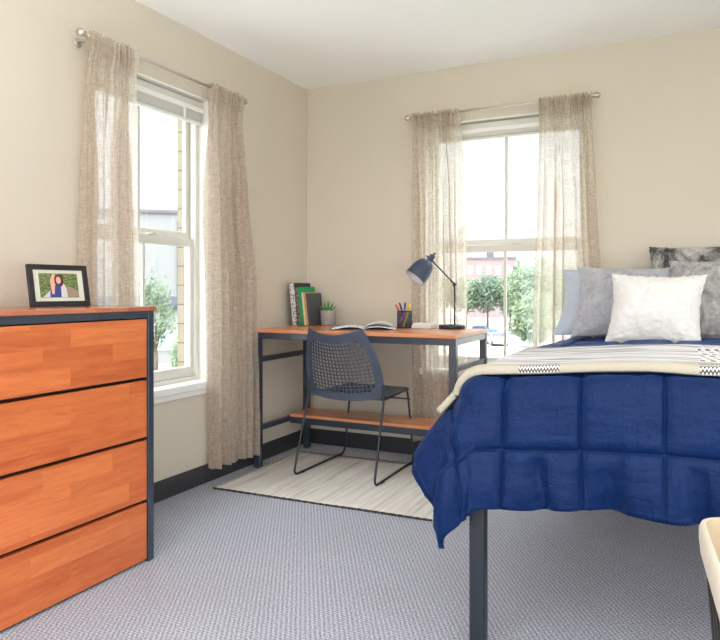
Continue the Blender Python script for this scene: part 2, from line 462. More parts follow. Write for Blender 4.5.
# ------------------------------------------------------------------ curtain rods
def rod(label, A, B, inward):
    A, B, inw = Vector(A), Vector(B), Vector(inward)
    root = thing('curtain_rod', label, 'curtain rod', tuple((A + B) / 2), 'curtain rods')
    MB().tube([A, B], 0.0075, 12).build('rod', M_nickel, root)
    d = (B - A).normalized()
    for P, s in ((A, -1), (B, 1)):
        prof = [(0.0075, -0.004), (0.012, 0.0), (0.012, 0.006), (0.008, 0.009), (0.015, 0.016), (0.019, 0.026), (0.015, 0.037), (0.0, 0.042)]
        MB().lathe(prof, P, 20, axis=d * s).build('finial', M_nickel, root)
        q = P - d * s * 0.03
        base = q - inw * 0.085
        m = MB().tube(rounded_path([q - Vector((0, 0, 0.012)), base + Vector((0, 0, -0.012)) + inw * 0.001], 0.01), 0.006, 8)
        m.lathe([(0.0, 0.0), (0.02, 0.0), (0.02, 0.004), (0.012, 0.007), (0.0, 0.007)], base + Vector((0, 0, -0.012)) + inw * 0.001, 18, axis=inw)
        m.lathe([(0.0105, -0.006), (0.0125, -0.006), (0.0125, 0.006), (0.0105, 0.006), (0.0105, -0.006)], q, 16, axis=d)
        m.build('bracket', M_nickel, root)
ZR = 2.136
rod('nickel curtain rod over the left wall window', (0.087, -1.975, ZR), (0.087, -0.87, ZR), (1, 0, 0))
rod('nickel curtain rod over the back wall window', (0.81, -0.087, ZR), (1.895, -0.087, ZR), (0, -1, 0))

# ------------------------------------------------------------------ curtains
def curtain(label, keys, toworld, seed, folds, zbot=0.10, amp=0.036, dlow=0.078, nu=190, nz=84):
    """keys: list of (z, u0, u1); depth d grows from the wall into the room"""
    rnd = random.Random(seed)
    keys = sorted(keys)
    def span(z):
        if z <= keys[0][0]: return keys[0][1:]
        for (za, a0, a1), (zb, b0, b1) in zip(keys, keys[1:]):
            if z <= zb:
                t = ss(za, zb, z); return (a0 + (b0 - a0) * t, a1 + (b1 - a1) * t)
        return keys[-1][1:]
    ph = rnd.random() * 6
    wob = [rnd.uniform(-0.5, 0.5) for _ in range(6)]
    def phase(u):
        return folds * 2 * PI * (u + 0.035 * math.sin(2 * PI * u * 1.3 + wob[0]) + 0.03 * math.sin(2 * PI * u * 2.7 + wob[1])) + ph
    def f(u, z, extra=0.0):
        u0, u1 = span(z)
        low = ss(2.05, 1.55, z) if z < 2.05 else 0.0
        p = phase(u) + 0.35 * math.sin(z * 1.7 + wob[2] * 4 + u * 2)
        am = amp * (0.25 + 0.75 * low) * (0.75 + 0.45 * math.sin(u * 9 + wob[3] * 5 + z * 0.5))
        sh = math.sin(p) + 0.34 * math.sin(2 * p + 0.6) + 0.22 * math.sin(3.1 * p + wob[4] * 6 + z)
        gath = (1 - low) * (0.009 * math.sin(phase(u) * 2.6) + 0.004 * math.sin(phase(u) * 4.3 + 1))
        d = (0.087 * (1 - low) + dlow * low) + am * sh + gath + extra
        d = max(d, 0.006)
        uu = u0 + (u1 - u0) * u + am * 0.38 * math.cos(p) * low * min(1, 8 * u * (1 - u))
        uu += 0.004 * fn3(u * 9, z * 3, seed)
        d += 0.004 * fn3(u * 14, z * 5, seed + 9)
        x, y = toworld(uu, d)
        return Vector((x, y, z))
    ztop = ZR + 0.017
    def front(u, v):
        z = zbot + (ztop - zbot) * v
        top = ss(2.04, 2.075, z)
        pinch = math.exp(-((z - ZR) / 0.011) ** 2)
        ex = top * (0.013)
        p = f(u, z + (0.005 * math.sin(phase(u) * 2.6) if v > 0.999 else 0), ex)
        return p
    m = MB().grid(front, nu, nz)
    def backl(u, v):                           # second layer of the rod pocket
        z = 2.062 + (ztop - 2.062) * v
        return f(u, z + (0.005 * math.sin(phase(u) * 2.6) if v > 0.999 else 0), -0.012 * ss(0, 0.3, v) + 0.011 * (1 - ss(0, 0.3, v)))
    m.grid(backl, nu, 8)
    def hem(u, v):                             # turned-up bottom hem
        z = zbot + 0.085 * v
        return f(u, z, -0.0035)
    m.grid(hem, nu, 6)
    o = m.build('curtain', M_linen, recalc=False)
    return tag(o, label, 'curtain', 'linen curtains')
TL = lambda u, d: (d, u)
TB = lambda u, d: (u, -d)
curtain('linen curtain panel behind the dresser, left of the left window', [(0.1, -1.985, -1.665), (1.0, -1.985, -1.672), (1.7, -1.975, -1.69), (2.17, -1.965, -1.70)], TL, 3, 6)
curtain('linen curtain panel between the left window and the desk', [(0.1, -1.115, -0.725), (1.0, -1.125, -0.745), (1.6, -1.14, -0.83), (2.17, -1.155, -0.885)], TL, 11, 6, 0.085)
curtain('linen curtain panel hanging behind the desk lamp', [(0.1, 0.815, 1.16), (1.0, 0.808, 1.163), (1.6, 0.812, 1.15), (2.17, 0.822, 1.13)], TB, 23, 6, 0.10, 0.024, 0.055)
curtain('linen curtain panel nearest the bed, right of the back window', [(0.1, 1.55, 1.98), (1.0, 1.566, 1.95), (1.6, 1.59, 1.915), (2.17, 1.603, 1.89)], TB, 31, 7)

# ------------------------------------------------------------------ dresser
DX = 0.498
d = thing('dresser', 'orange wood four-drawer dresser with slate metal frame against left wall', 'dresser', (0.26, -2.4, 0))
DY0, DY1 = -2.92, -2.009
m = MB()
for y0, y1 in ((DY0, DY0 + 0.03), (DY1 - 0.03, DY1)):
    m.box(DX - 0.03, DX, y0, y1, 0.0, 0.972, 0.002); m.box(0.03, 0.06, y0, y1, 0.0, 0.972, 0.002)
m.box(DX - 0.03, DX - 0.001, DY0 + 0.03, DY1 - 0.03, 0.946, 0.972, 0.001)
m.box(0.03, 0.06, DY0 + 0.03, DY1 - 0.03, 0.925, 0.955, 0.001)
for y0, y1 in ((DY0 + 0.002, DY0 + 0.028), (DY1 - 0.028, DY1 - 0.002)):
    m.box(0.06, DX - 0.03, y0, y1, 0.925, 0.955, 0.001); m.box(0.06, DX - 0.03, y0, y1, 0.02, 0.05, 0.001)
m.build('frame', M_frame, d)
m = MB()
for y0, y1 in ((DY0 + 0.008, DY0 + 0.022), (DY1 - 0.022, DY1 - 0.008)): m.box(0.058, DX - 0.029, y0, y1, 0.03, 0.93)
m.box(0.035, 0.05, DY0 + 0.02, DY1 - 0.02, 0.03, 0.93)
m.box(0.05, DX - 0.035, DY0 + 0.022, DY1 - 0.022, 0.02, 0.035)
m.build('carcass', M_frame2, d)
MB().box(0.02, DX + 0.006, DY0 - 0.008, DY1 + 0.010, 0.9725, 0.990, 0.003).build('dresser_top', M_dtop, d)
zz = [(0.717, 0.941), (0.485, 0.704), (0.243, 0.472), (0.012, 0.230)]
for z0, z1 in zz:
    dr = MB().box(DX - 0.026, DX - 0.004, DY0 + 0.034, DY1 - 0.034, z0, z1, 0.002).build('drawer', M_drawer, d)
    MB().box(0.09, DX - 0.027, DY0 + 0.05, DY1 - 0.05, z0 + 0.02, z1 - 0.03).build('drawer_box', M_dtop, dr)
    MB().box(DX - 0.034, DX - 0.0265, DY0 + 0.032, DY1 - 0.032, z0 - 0.0105, z0 - 0.001).build('finger_rail', M_black, dr)

# ------------------------------------------------------------------ framed photo on the dresser
pf = thing('picture_frame', 'black picture frame with a snapshot standing on the dresser', 'picture frame', (0.27, -2.25, 0.990))
FW, FH = 0.262, 0.172; FS = 0.92
def frame_part(m): # local: x right, z up, faces -y
    return m.xform(Matrix.Translation((0, 0, 0.002)) @ Matrix.Rotation(math.radians(83), 4, 'Z') @ Matrix.Rotation(math.radians(-11), 4, 'X') @ Matrix.Scale(FS, 4))
m = MB(); w = 0.021
for a in ((-FW / 2, FW / 2, 0, w), (-FW / 2, FW / 2, FH - w, FH)): m.box(a[0], a[1], -0.008, 0.008, a[2], a[3], 0.002)
for a in ((-FW / 2, -FW / 2 + w), (FW / 2 - w, FW / 2)): m.box(a[0], a[1], -0.008, 0.008, w, FH - w, 0.002)
frame_part(m).build('frame', M_black, pf, local=True)
frame_part(MB().box(-FW / 2 + w - .002, FW / 2 - w + .002, 0.0, 0.004, w - .002, FH - w + .002)).build('mat_board', flat('mat_board', (214, 214, 200), 0.8, var=0.02), pf, local=True)
def foliage_print():
    g = N('printed_foliage'); c = g.coord()
    n1 = g.noise(g.scale(c, 60, 60, 170), 1.0, 4, 0.7, 2.0)
    colr = g.ramp(n1, [(0.3, lin((28, 42, 20))), (0.5, lin((84, 104, 52))), (0.7, lin((196, 204, 140)))])
    return g.done(g.bsdf(colr, 0.35))
ph = frame_part(MB().box(-0.085, 0.085, -0.0015, 0.0, 0.037, 0.137)).build('photograph', foliage_print(), pf, local=True)
def decal(nm, pts, rgb, lay=1, lab=None):
    m = MB().prism([(x, -0.0015 - 0.0004 * lay, z) for x, z in pts], (0, -0.0003, 0))
    o = frame_part(m).build(nm, flat('print_' + nm, rgb, 0.4, var=0.1, vscale=80), ph, local=True)
def ell(cx, cz, rx, rz, n=18, rot=0.0):
    return [(cx + rx * math.cos(2 * PI * k / n) * math.cos(rot) - rz * math.sin(2 * PI * k / n) * math.sin(rot), cz + rx * math.cos(2 * PI * k / n) * math.sin(rot) + rz * math.sin(2 * PI * k / n) * math.cos(rot)) for k in range(n)]
decal('path_print', [(0.03, 0.04), (0.084, 0.04), (0.084, 0.062), (0.055, 0.078), (0.03, 0.082)], (150, 128, 112), 1)
decal('sleeve_print', [(-0.075, 0.038), (0.034, 0.038), (0.03, 0.075), (0.018, 0.098), (-0.01, 0.1), (-0.04, 0.068)], (206, 204, 206), 2)
decal('hair_print', ell(0.0, 0.106, 0.020, 0.026), (66, 30, 30), 3)
decal('dress_print', [(-0.045, 0.038), (0.004, 0.038), (0.006, 0.085), (-0.006, 0.092), (-0.028, 0.085), (-0.042, 0.068)], (44, 66, 130), 4)
decal('face_print', ell(-0.003, 0.108, 0.011, 0.015), (222, 160, 142), 5)
decal('arm_print', [(-0.036, 0.052), (-0.026, 0.05), (-0.020, 0.09), (-0.022, 0.112), (-0.016, 0.132), (-0.026, 0.136), (-0.040, 0.108)], (226, 166, 148), 6)
m = MB().prism([(-0.02, 0.01, 0.012), (0.02, 0.01, 0.012), (0.016, 0.01, 0.12), (-0.016, 0.01, 0.12)], (0, 0.004, 0))
m.xform(Matrix.Translation((0, 0, 0.0)) @ Matrix.Rotation(math.radians(83), 4, 'Z') @ Matrix.Translation((0, 0.055, -0.004)) @ Matrix.Rotation(math.radians(18), 4, 'X') @ Matrix.Scale(FS, 4))
m.build('easel_stand', M_black, pf, local=True)

# ------------------------------------------------------------------ rug
RUG = [(0.118, -1.165), (1.33, -1.125), (1.34, -0.235), (0.10, -0.285)]
def rugp(u, v, z):
    a = Vector(RUG[0]).lerp(Vector(RUG[1]), u); b = Vector(RUG[3]).lerp(Vector(RUG[2]), u); p = a.lerp(b, v)
    return Vector((p.x, p.y, z + 0.0015 * fn3(p.x * 4, p.y * 4, 0)))
rg = thing('area_rug', 'beige flatwoven rug under the mesh-back chair', 'rug', (0.9, -0.7, 0))
m = MB(); m.grid(lambda u, v: rugp(u, v, 0.008), 40, 24)
o = m.build('rug_field', M_rug, rg); mod(o, 'SOLIDIFY', thickness=0.0065, offset=-1)
for e in (0, 1):
    pts = [rugp(i / 70, e, 0.006) + Vector((0, 0.002 * fn3(i * 0.9, e, 3) + (0.003 if e else -0.003), 0)) for i in range(71)]
    MB().tube(pts, [0.0048 + 0.0012 * math.sin(i * 2.6) for i in range(71)], 6).build('bound_edge', M_rugedge, rg)

# ------------------------------------------------------------------ desk (local frame, origin at the front-left foot)
DA = 0.0; DH = 0.824; DL = 1.250; DD = 0.605
dk = thing('desk', 'orange wood desk with open slate metal frame in the room corner', 'desk', (0.066, -0.735, 0), rz=DA)
L = dict(local=True)
MB().box(0, DL, 0, DD, DH - 0.020, DH, 0.0025).build('desktop', M_desk, dk, **L)
lw = 0.038
for x0 in (0.004, DL - lw - 0.004):
    for y0 in (0.004, DD - lw - 0.004):
        MB().box(x0, x0 + lw, y0, y0 + lw, 0.014 if (x0 > 1 and y0 < 0.1) else 0.006, DH - 0.020, 0.002).build('leg', M_frame, dk, **L)
m = MB()
zt = DH - 0.0205
m.box(0.042, DL - 0.042, 0.006, 0.040, zt - 0.036, zt, 0.0015); m.box(0.042, DL - 0.042, DD - 0.04, DD - 0.006, zt - 0.036, zt, 0.0015)
for x0 in (0.006, DL - 0.040): m.box(x0, x0 + 0.034, 0.042, DD - 0.042, zt - 0.036, zt, 0.0015)
m.build('apron_frame', M_frame, dk, **L)
for x0 in (0.008, DL - 0.038):
    MB().box(x0, x0 + 0.03, 0.042, DD - 0.042, 0.628, 0.658, 0.0015).build('side_rail', M_frame, dk, **L)
    MB().box(x0, x0 + 0.03, 0.042, DD - 0.042, 0.222, 0.254, 0.0015).build('side_rail', M_frame, dk, **L)
m = MB(); m.box(0.038, DL - 0.038, 0.345, 0.375, 0.212, 0.252, 0.0015); m.box(0.038, DL - 0.038, DD - 0.04, DD - 0.012, 0.212, 0.252, 0.0015)
m.build('shelf_rail', M_frame, dk, **L)
MB().box(0.04, DL - 0.04, 0.345, DD - 0.012, 0.252, 0.270, 0.002).build('foot_shelf', M_desk, dk, **L)
for x0 in (0.023, DL - 0.023):
    for y0 in (0.023, DD - 0.023):
        MB().lathe([(0, 0), (0.014, 0), (0.014, 0.007), (0, 0.007)], (x0, y0, 0.0095 if (x0 > 1 and y0 < 0.1) else 0.0005), 14).build('levelling_foot', M_black, dk, **L)

# ------------------------------------------------------------------ chair
ch = thing('desk_chair', 'slate blue chair with perforated back and wire sled legs at the desk', 'chair', (0.635, -0.47, 0))
M_shell = flat('slate_blue_plastic', (66, 74, 91), 0.42, var=0.04, bump=0.06)
CX = 0.637
def backpt(u, v):
    """u -1..1, v 0..1 on the backrest"""
    hw = 0.243 - 0.010 * v - 0.066 * max(0.0, (v - 0.30) / 0.70) ** 1.6
    zlo = 0.462 - 0.026 * (1 - abs(u) ** 2.2)
    zhi = 0.846 - 0.038 * (1 - abs(u) ** 1.8)
    z = zlo + (zhi - zlo) * v
    y = -0.635 - 0.135 * v ** 1.25 - 0.050 * (1 - u * u)
    return Vector((CX + hw * u, y, z))
m = MB(); bm = m.bm
NU, NV = 34, 26
lu0, lu1, lv0, lv1 = -0.82, 0.82, 0.115, 0.88
us = [-1.0, -0.985, -0.93, -0.86] + [lu0 + (lu1 - lu0) * i / 17 for i in range(18)] + [0.86, 0.93, 0.985, 1.0]
vs = [0.0, 0.02, 0.07] + [lv0 + (lv1 - lv0) * j / 14 for j in range(15)] + [0.91, 0.95, 0.985, 1.0]
V = {}
def gv(i, j):
    if (i, j) not in V: V[(i, j)] = bm.verts.new(backpt(us[i], vs[j]))
    return V[(i, j)]
for i in range(len(us) - 1):
    for j in range(len(vs) - 1):
        q = (gv(i, j), gv(i + 1, j), gv(i + 1, j + 1), gv(i, j + 1))
        inside = us[i] >= lu0 - 1e-6 and us[i + 1] <= lu1 + 1e-6 and vs[j] >= lv0 - 1e-6 and vs[j + 1] <= lv1 + 1e-6
        uc, vc = (us[i] + us[i + 1]) / 2, (vs[j] + vs[j + 1]) / 2
        if inside and abs(uc / 0.84) ** 5 + abs((vc - 0.5) / 0.41) ** 6 < 0.95:
            du, dv = us[i + 1] - us[i], vs[j + 1] - vs[j]
            def ip(a, b): return bm.verts.new(backpt(us[i] + du * (a + 0.13 * (b - 0.5) * 2), vs[j] + dv * b))
            k = (ip(0.13, 0.09), ip(0.87, 0.09), ip(0.87, 0.91), ip(0.13, 0.91))
            for e in range(4):
                e2 = (e + 1) % 4
                bm.faces.new((q[e], q[e2], k[e2], k[e]))
        else: bm.faces.new(q)
for f in bm.faces: f.smooth = True
o = m.build('backrest', M_shell, ch); mod(o, 'SOLIDIFY', thickness=0.006, offset=0.0); mod(o, 'BEVEL', width=0.001, segments=1, limit_method='ANGLE', angle_limit=1.0)
def seatpt(u, v, dz=0.0):
    x = (u * 2 - 1); y = -0.665 + 0.495 * v
    hw = 0.222 - 0.030 * v ** 2
    z = 0.455 - 0.016 * (1 - x * x) * math.sin(PI * min(1, v * 1.1)) + 0.006 * v - 0.022 * max(0, (v - 0.86) / 0.14) ** 2
    y += 0.012 * (1 - x * x) * v
    return Vector((CX + hw * x, y, z))
m = MB().grid(seatpt, 24, 24); o = m.build('seat', M_shell, ch); mod(o, 'SOLIDIFY', thickness=0.011, offset=0.0); mod(o, 'BEVEL', width=0.003, segments=2, limit_method='ANGLE', angle_limit=1.0)
for s in (-1, 1):
    zr = 0.0155
    pts = [(CX + s * 0.236, -0.66, 0.530), (CX + s * 0.239, -0.652, 0.450), (CX + s * 0.249, -0.800, zr), (CX + s * 0.238, -0.205, zr), (CX + s * 0.194, -0.200, 0.448), (CX + s * 0.214, -0.60, 0.440)]
    MB().tube(rounded_path(pts, 0.045, 7), 0.0065, 10).build('leg_frame', M_frame2, ch)
    for yy in (-0.70, -0.26):
        MB().box(CX + s * 0.249 - 0.008, CX + s * 0.249 + 0.008, yy - 0.02, yy + 0.02, 0.0085, 0.018, 0.003).build('glide', M_black, ch)
MB().tube([(CX - 0.205, -0.180, 0.385), (CX + 0.205, -0.180, 0.385)], 0.005, 8).build('stretcher', M_frame2, ch)
MB().tube([(CX - 0.214, -0.58, 0.437), (CX + 0.214, -0.58, 0.437)], 0.005, 8).build('stretcher', M_frame2, ch)

# ------------------------------------------------------------------ things on the desk
def spiral_spine():
    g = N('speckled_spine'); n = g.noise(g.coord(), 85, 3, 0.8, 1.0)
    return g.done(g.bsdf(g.ramp(n, [(0.44, lin((40, 40, 42))), (0.5, lin((228, 226, 220)))]), 0.6))
M_speck = spiral_spine()
def dark_spine():
    g = N('grey_speckled_spine'); n = g.noise(g.coord(), 95, 3, 0.8, 1.0)
    return g.done(g.bsdf(g.ramp(n, [(0.47, lin((52, 47, 49))), (0.58, lin((168, 156, 154)))]), 0.6))
M_speck2 = dark_spine()
M_pages = flat('page_edges', (226, 220, 204), 0.9, var=0.1, vscale=300)
M_bblack = flat('black_cover', (40, 40, 43), 0.5); M_bgreen = flat('green_cover', (22, 150, 92), 0.5)
M_bcream = flat('cream_cover', (226, 212, 178), 0.6); M_btan = flat('tan_cover', (206, 158, 102), 0.6); M_bgrey = flat('charcoal_cover', (70, 73, 78), 0.5)
M_bpink = flat('grey_cover', (58, 54, 56), 0.5)
def book(label, x, thick, height, depth, lean, y, covm, spinem, group='books against the wall', rz=0.0):
    b = thing('book', label, 'book', (x, y, DH + 0.0015), group)
    M = Matrix.Rotation(rz, 4, 'Z') @ Matrix.Rotation(lean, 4, 'Y')
    ct = min(0.0025, thick * 0.2)
    m = MB(); m.box(0, ct, 0, depth, 0, height, 0.0006); m.box(thick - ct, thick, 0, depth, 0, height, 0.0006)
    m.xform(M).build('cover', covm, b, local=True)
    MB().box(-0.0002, thick + 0.0002, -0.0015, ct, 0.0, height, 0.001).xform(M).build('spine', spinem, b, local=True)
    MB().box(ct, thick - ct, ct, depth - 0.003, 0.003, height - 0.003).xform(M).build('page_block', M_pages, b, local=True)
BY = -0.300
book('tall black book with black-and-white speckled spine, leaning at the far left', 0.072, 0.033, 0.272, 0.225, -0.10, BY, M_bblack, M_speck, rz=0.04)
book('shorter black book with grey speckled spine, second from the left wall', 0.111, 0.022, 0.245, 0.185, -0.105, BY + 0.004, M_bpink, M_speck2, rz=0.03)
book('bright green book standing in the leaning row', 0.136, 0.022, 0.247, 0.185, -0.11, BY + 0.002, M_bgreen, M_bgreen, rz=0.02)
book('thin cream book between the green and the tan book', 0.161, 0.011, 0.212, 0.17, -0.115, BY, M_bcream, M_bcream)
book('thin tan book between the cream and the charcoal book', 0.1745, 0.014, 0.212, 0.17, -0.12, BY, M_btan, M_btan)
book('charcoal book with plain cover, rightmost of the row beside the succulent', 0.192, 0.016, 0.208, 0.175, -0.125, BY, M_bgrey, M_bgrey)

pp = thing('potted_succulent', 'small spiky green succulent in a grey concrete pot on desk', 'plant', (0.258, -0.165, DH))
def conc():
    g = N('concrete_pot'); n = g.noise(g.coord(), 120, 4, 0.7)
    return g.done(g.bsdf(g.ramp(n, [(0.35, lin((132, 129, 127))), (0.6, lin((176, 173, 170)))]), 0.9, normal=g.bump(n, 0.4, 0.002)))
MB().lathe([(0, 0.0), (0.043, 0.0), (0.046, 0.004), (0.053, 0.092), (0.053, 0.097), (0.047, 0.097), (0.045, 0.085), (0.0, 0.085)], (0, 0, 0.0005), 32).build('pot', conc(), pp, local=True)
MB().lathe([(0, 0.0), (0.0455, 0.0), (0.04, 0.004), (0, 0.006)], (0, 0, 0.085), 24).build('soil', flat('soil', (60, 48, 38), 0.95, var=0.3, vscale=200), pp, local=True)
M_leaf = flat('succulent_leaf', (72, 138, 62), 0.5, var=0.25, vscale=60)
for k in range(26):
    ring = 0 if k < 6 else (1 if k < 15 else 2)
    az = k * 2.4; tilt = (0.18, 0.55, 0.95)[ring] + random.uniform(-0.1, 0.1); ln = (0.062, 0.062, 0.052)[ring] * random.uniform(0.9, 1.1)
    dirv = Vector((math.cos(az) * math.sin(tilt), math.sin(az) * math.sin(tilt), math.cos(tilt)))
    side = Vector((-math.sin(az), math.cos(az), 0)); nrm = dirv.cross(side)
    b0 = Vector((math.cos(az), math.sin(az), 0)) * 0.007 * ring + Vector((0, 0, 0.088))
    m = MB(); pts = []; rad = []
    for i in range(7):
        t = i / 6
        pts.append(b0 + dirv * ln * t + Vector((0, 0, 0.010 * t * t)))
        rad.append(max(0.0004, 0.0055 * (1 - t) ** 0.7))
    m.tube(pts, rad, 6).build('leaf', M_leaf, pp, local=True)

# open book
ob = thing('open_book', 'open book lying with pages spread on the desk', 'book', (0.655, -0.44, DH))
M_paper = flat('white_paper', (232, 233, 236), 0.7, var=0.04, vscale=40)
def page_print():
    g = N('printed_page'); xyz = g.sep(g.coord())
    ln_ = g.math('GREATER_THAN', g.math('SINE', g.math('MULTIPLY', xyz[1], 2 * PI / 0.011)), 0.2)
    nz = g.math('GREATER_THAN', g.noise(g.comb(g.math('MULTIPLY', xyz[0], 90.0), g.math('MULTIPLY', xyz[1], 20.0)), 1.0, 1), 0.42)
    k = g.math('MULTIPLY', g.math('MULTIPLY', ln_, nz), 0.45)
    return g.done(g.bsdf(g.mix(k, lin((232, 233, 236)), lin((120, 124, 132))), 0.6))
M_print = page_print()
RZ = Matrix.Rotation(math.radians(24), 4, 'Z')
MB().box(-0.192, 0.192, -0.132, 0.132, 0.0005, 0.0035, 0.001).xform(RZ).build('cover', flat('dark_blue_cover', (52, 62, 84), 0.5), ob, local=True)
def pg(s):
    def f(u, v):
        x = u * 0.186; h = 0.0045 + 0.020 * math.sin(min(1, u * 1.05) * PI) ** 0.8 * (1 - 0.55 * u) + 0.0015
        return Vector((s * x, -0.128 + 0.256 * v, h))
    return f
for s in (-1, 1):
    m = MB().grid(pg(s), 18, 6)
    blk = m.xform(RZ).build('page_stack', M_print, ob, local=True); mod(blk, 'SOLIDIFY', thickness=0.004, offset=-1 if s > 0 else -1)
m = MB().grid(lambda u, v: Vector((u * 0.165, -0.126 + 0.252 * v, 0.011 + 0.030 * math.sin(u * PI * 0.9) ** 0.9)), 14, 4)
m.xform(RZ).build('lifted_page', M_paper, ob, local=True)

# pencil cup
PC = (0.826, -0.235)
pc = thing('pencil_cup', 'dark blue wire mesh pencil cup on the desk', 'pencil cup', (*PC, DH))
M_mesh = flat('navy_wire', (44, 66, 96), 0.4, var=0.05)
m = MB()
R_ = 0.044
for k in range(36):
    a = 2 * PI * k / 36
    m.tube([(R_ * math.cos(a), R_ * math.sin(a), 0.004), (R_ * math.cos(a), R_ * math.sin(a), 0.098)], 0.0013, 5)
for j in range(10):
    z = 0.01 + j * 0.0095
    m.tube([(R_ * math.cos(2 * PI * k / 28), R_ * math.sin(2 * PI * k / 28), z) for k in range(28)], 0.0011, 5, closed=True)
m.build('mesh_wall', M_mesh, pc, local=True)
MB().tube([(R_ * math.cos(2 * PI * k / 28), R_ * math.sin(2 * PI * k / 28), 0.1) for k in range(28)], 0.003, 8, closed=True).build('rim', M_frame2, pc, local=True)
MB().lathe([(0, 0), (0.045, 0), (0.045, 0.004), (0, 0.004)], (0, 0, 0.0005), 28).build('base', M_frame2, pc, local=True)
def pen(name, label, cat, ax, ay, bx, by, ln, r, rgb, tip, caprgb):
    """from the cup floor (ax, ay) to the rim (bx, by)"""
    base = Vector((PC[0] + ax, PC[1] + ay, DH + 0.006)); top = Vector((PC[0] + bx, PC[1] + by, DH + 0.10))
    dv = (top - base).normalized()
    t = thing(name, label, cat, tuple(base), 'pens in the mesh cup')
    MB().lathe([(0, 0), (r * 0.3, 0.0), (r, 0.012), (r, ln * 0.72), (0, ln * 0.72)], base, 12, axis=dv).build('barrel', flat(name + '_barrel', rgb, 0.35), t)
    MB().lathe([(0, ln * 0.721), (r * 1.12, ln * 0.721), (r * 1.12, ln * 0.97), (r * 0.7, ln), (0, ln)], base, 12, axis=dv).build(tip, flat(name + '_tip', caprgb, 0.35), t)
pen('marker', 'pinkish red marker leaning furthest left in the mesh cup', 'marker', 0.010, 0.012, -0.036, 0.0, 0.152, 0.0055, (200, 60, 80), 'cap', (214, 70, 92))
pen('pen', 'dark maroon pen beside the pinkish red marker in the cup', 'pen', 0.018, 0.0, -0.020, 0.012, 0.158, 0.005, (66, 26, 44), 'cap', (74, 28, 46))
pen('marker', 'blue marker standing upright in the mesh cup', 'marker', -0.004, 0.006, 0.0, 0.006, 0.148, 0.006, (30, 98, 180), 'cap', (24, 90, 176))
pen('pen', 'dark green pen behind the yellow highlighter in the cup', 'pen', -0.004, 0.020, 0.014, 0.026, 0.148, 0.0045, (60, 90, 80), 'cap', (52, 82, 76))
pen('highlighter', 'yellow highlighter leaning right in the mesh cup', 'highlighter', 0.0, -0.012, 0.028, -0.012, 0.150, 0.0065, (240, 196, 40), 'cap', (244, 204, 52))
pen('pencil', 'orange red pencil slanting across the front of the mesh cup', 'pencil', -0.033, -0.020, 0.018, -0.034, 0.142, 0.0042, (226, 92, 64), 'eraser', (232, 190, 90))

# low white box
nb = thing('note_box', 'low white box of notes between pencil cup and desk lamp', 'box', (0.955, -0.235, DH))
RZ2 = Matrix.Rotation(math.radians(-6), 4, 'Z')
MB().box(-0.062, 0.062, -0.05, 0.05, 0.0005, 0.022, 0.004).xform(RZ2).build('tray', flat('offwhite_box', (222, 216, 206), 0.6), nb, local=True)
MB().box(-0.055, 0.055, -0.044, 0.044, 0.0222, 0.032, 0.002).xform(RZ2).build('note_pad', M_paper, nb, local=True)

# desk lamp
lp = thing('desk_lamp', 'slate blue desk lamp with bell shade on the desk', 'lamp', (1.117, -0.205, DH))
M_lamp = flat('lamp_enamel', (58, 70, 92), 0.32, var=0.03)
M_lampin = flat('lamp_inner_white', (226, 226, 232), 0.5, var=0.02)
MB().lathe([(0, 0), (0.076, 0), (0.078, 0.003), (0.078, 0.020), (0.074, 0.024), (0, 0.025)], (0, 0, 0.0005), 40).build('base', M_frame2, lp, local=True)
px, pz = 0.017, 1.086 - DH
MB().tube([(px, 0, 0.024), (px, 0, pz + 0.006)], 0.0052, 12).build('pole', M_frame2, lp, local=True)
e = Vector((1.000 - 1.117, 0, 1.222 - DH))
MB().tube([(px + 0.006, 0, pz - 0.004), e], 0.0045, 12).build('arm', M_frame2, lp, local=True)
m = MB().lathe([(0, -0.012), (0.010, -0.012), (0.010, 0.012), (0, 0.012)], (px, 0, pz), 16, axis=(0, 1, 0))
m.lathe([(0, -0.016), (0.006, -0.016), (0.006, -0.010), (0, -0.010)], (px, 0, pz), 12, axis=(0, 1, 0)).build('elbow_joint', M_frame2, lp, local=True)
apex = Vector((0.972 - 1.117, 0, 1.229 - DH)); opn = Vector((0.906 - 1.117, -0.060, 1.126 - DH)); ax = (opn - apex).normalized(); SL = (opn - apex).length
prof = [(0.012, 0.0), (0.026, 0.003), (0.041, 0.014), (0.052, 0.032), (0.060, 0.058), (0.065, 0.088), (0.0675, SL)]
pin = [(r - 0.002, h) for r, h in prof[::-1]]
m = MB().lathe(prof + [(0.0675, SL + 0.001), (0.0655, SL + 0.001)], apex, 40, axis=ax)
sh = m.build('lamp_shade', M_lamp, lp, local=True)
MB().lathe([(0.065, SL), *[(r - 0.0025, h) for r, h in prof[-2::-1]], (0.0, 0.001)], apex, 40, axis=ax).build('shade_lining', M_lampin, sh, local=True)
MB().lathe([(0, 0.01), (0.012, 0.012), (0.014, 0.03), (0.026, 0.06), (0.022, 0.078), (0, 0.086)], apex, 20, axis=ax).build('bulb', flat('bulb_glass', (244, 240, 230), 0.3), sh, local=True)
MB().lathe([(0, -0.045), (0.012, -0.045), (0.0175, -0.041), (0.0175, 0.006), (0, 0.006)], apex, 24, axis=ax).build('socket_housing', M_lamp, lp, local=True)
MB().lathe([(0, -0.062), (0.006, -0.062), (0.006, -0.045), (0, -0.045)], apex, 12, axis=ax).build('switch_knob', M_black, lp, local=True)
side = Vector((0, -1, 0)).cross(ax).normalized()
pv = apex - ax * 0.02
MB().tube([pv - side * 0.018, pv - side * 0.03, e], 0.005, 8).build('shade_joint', M_frame2, lp, local=True)

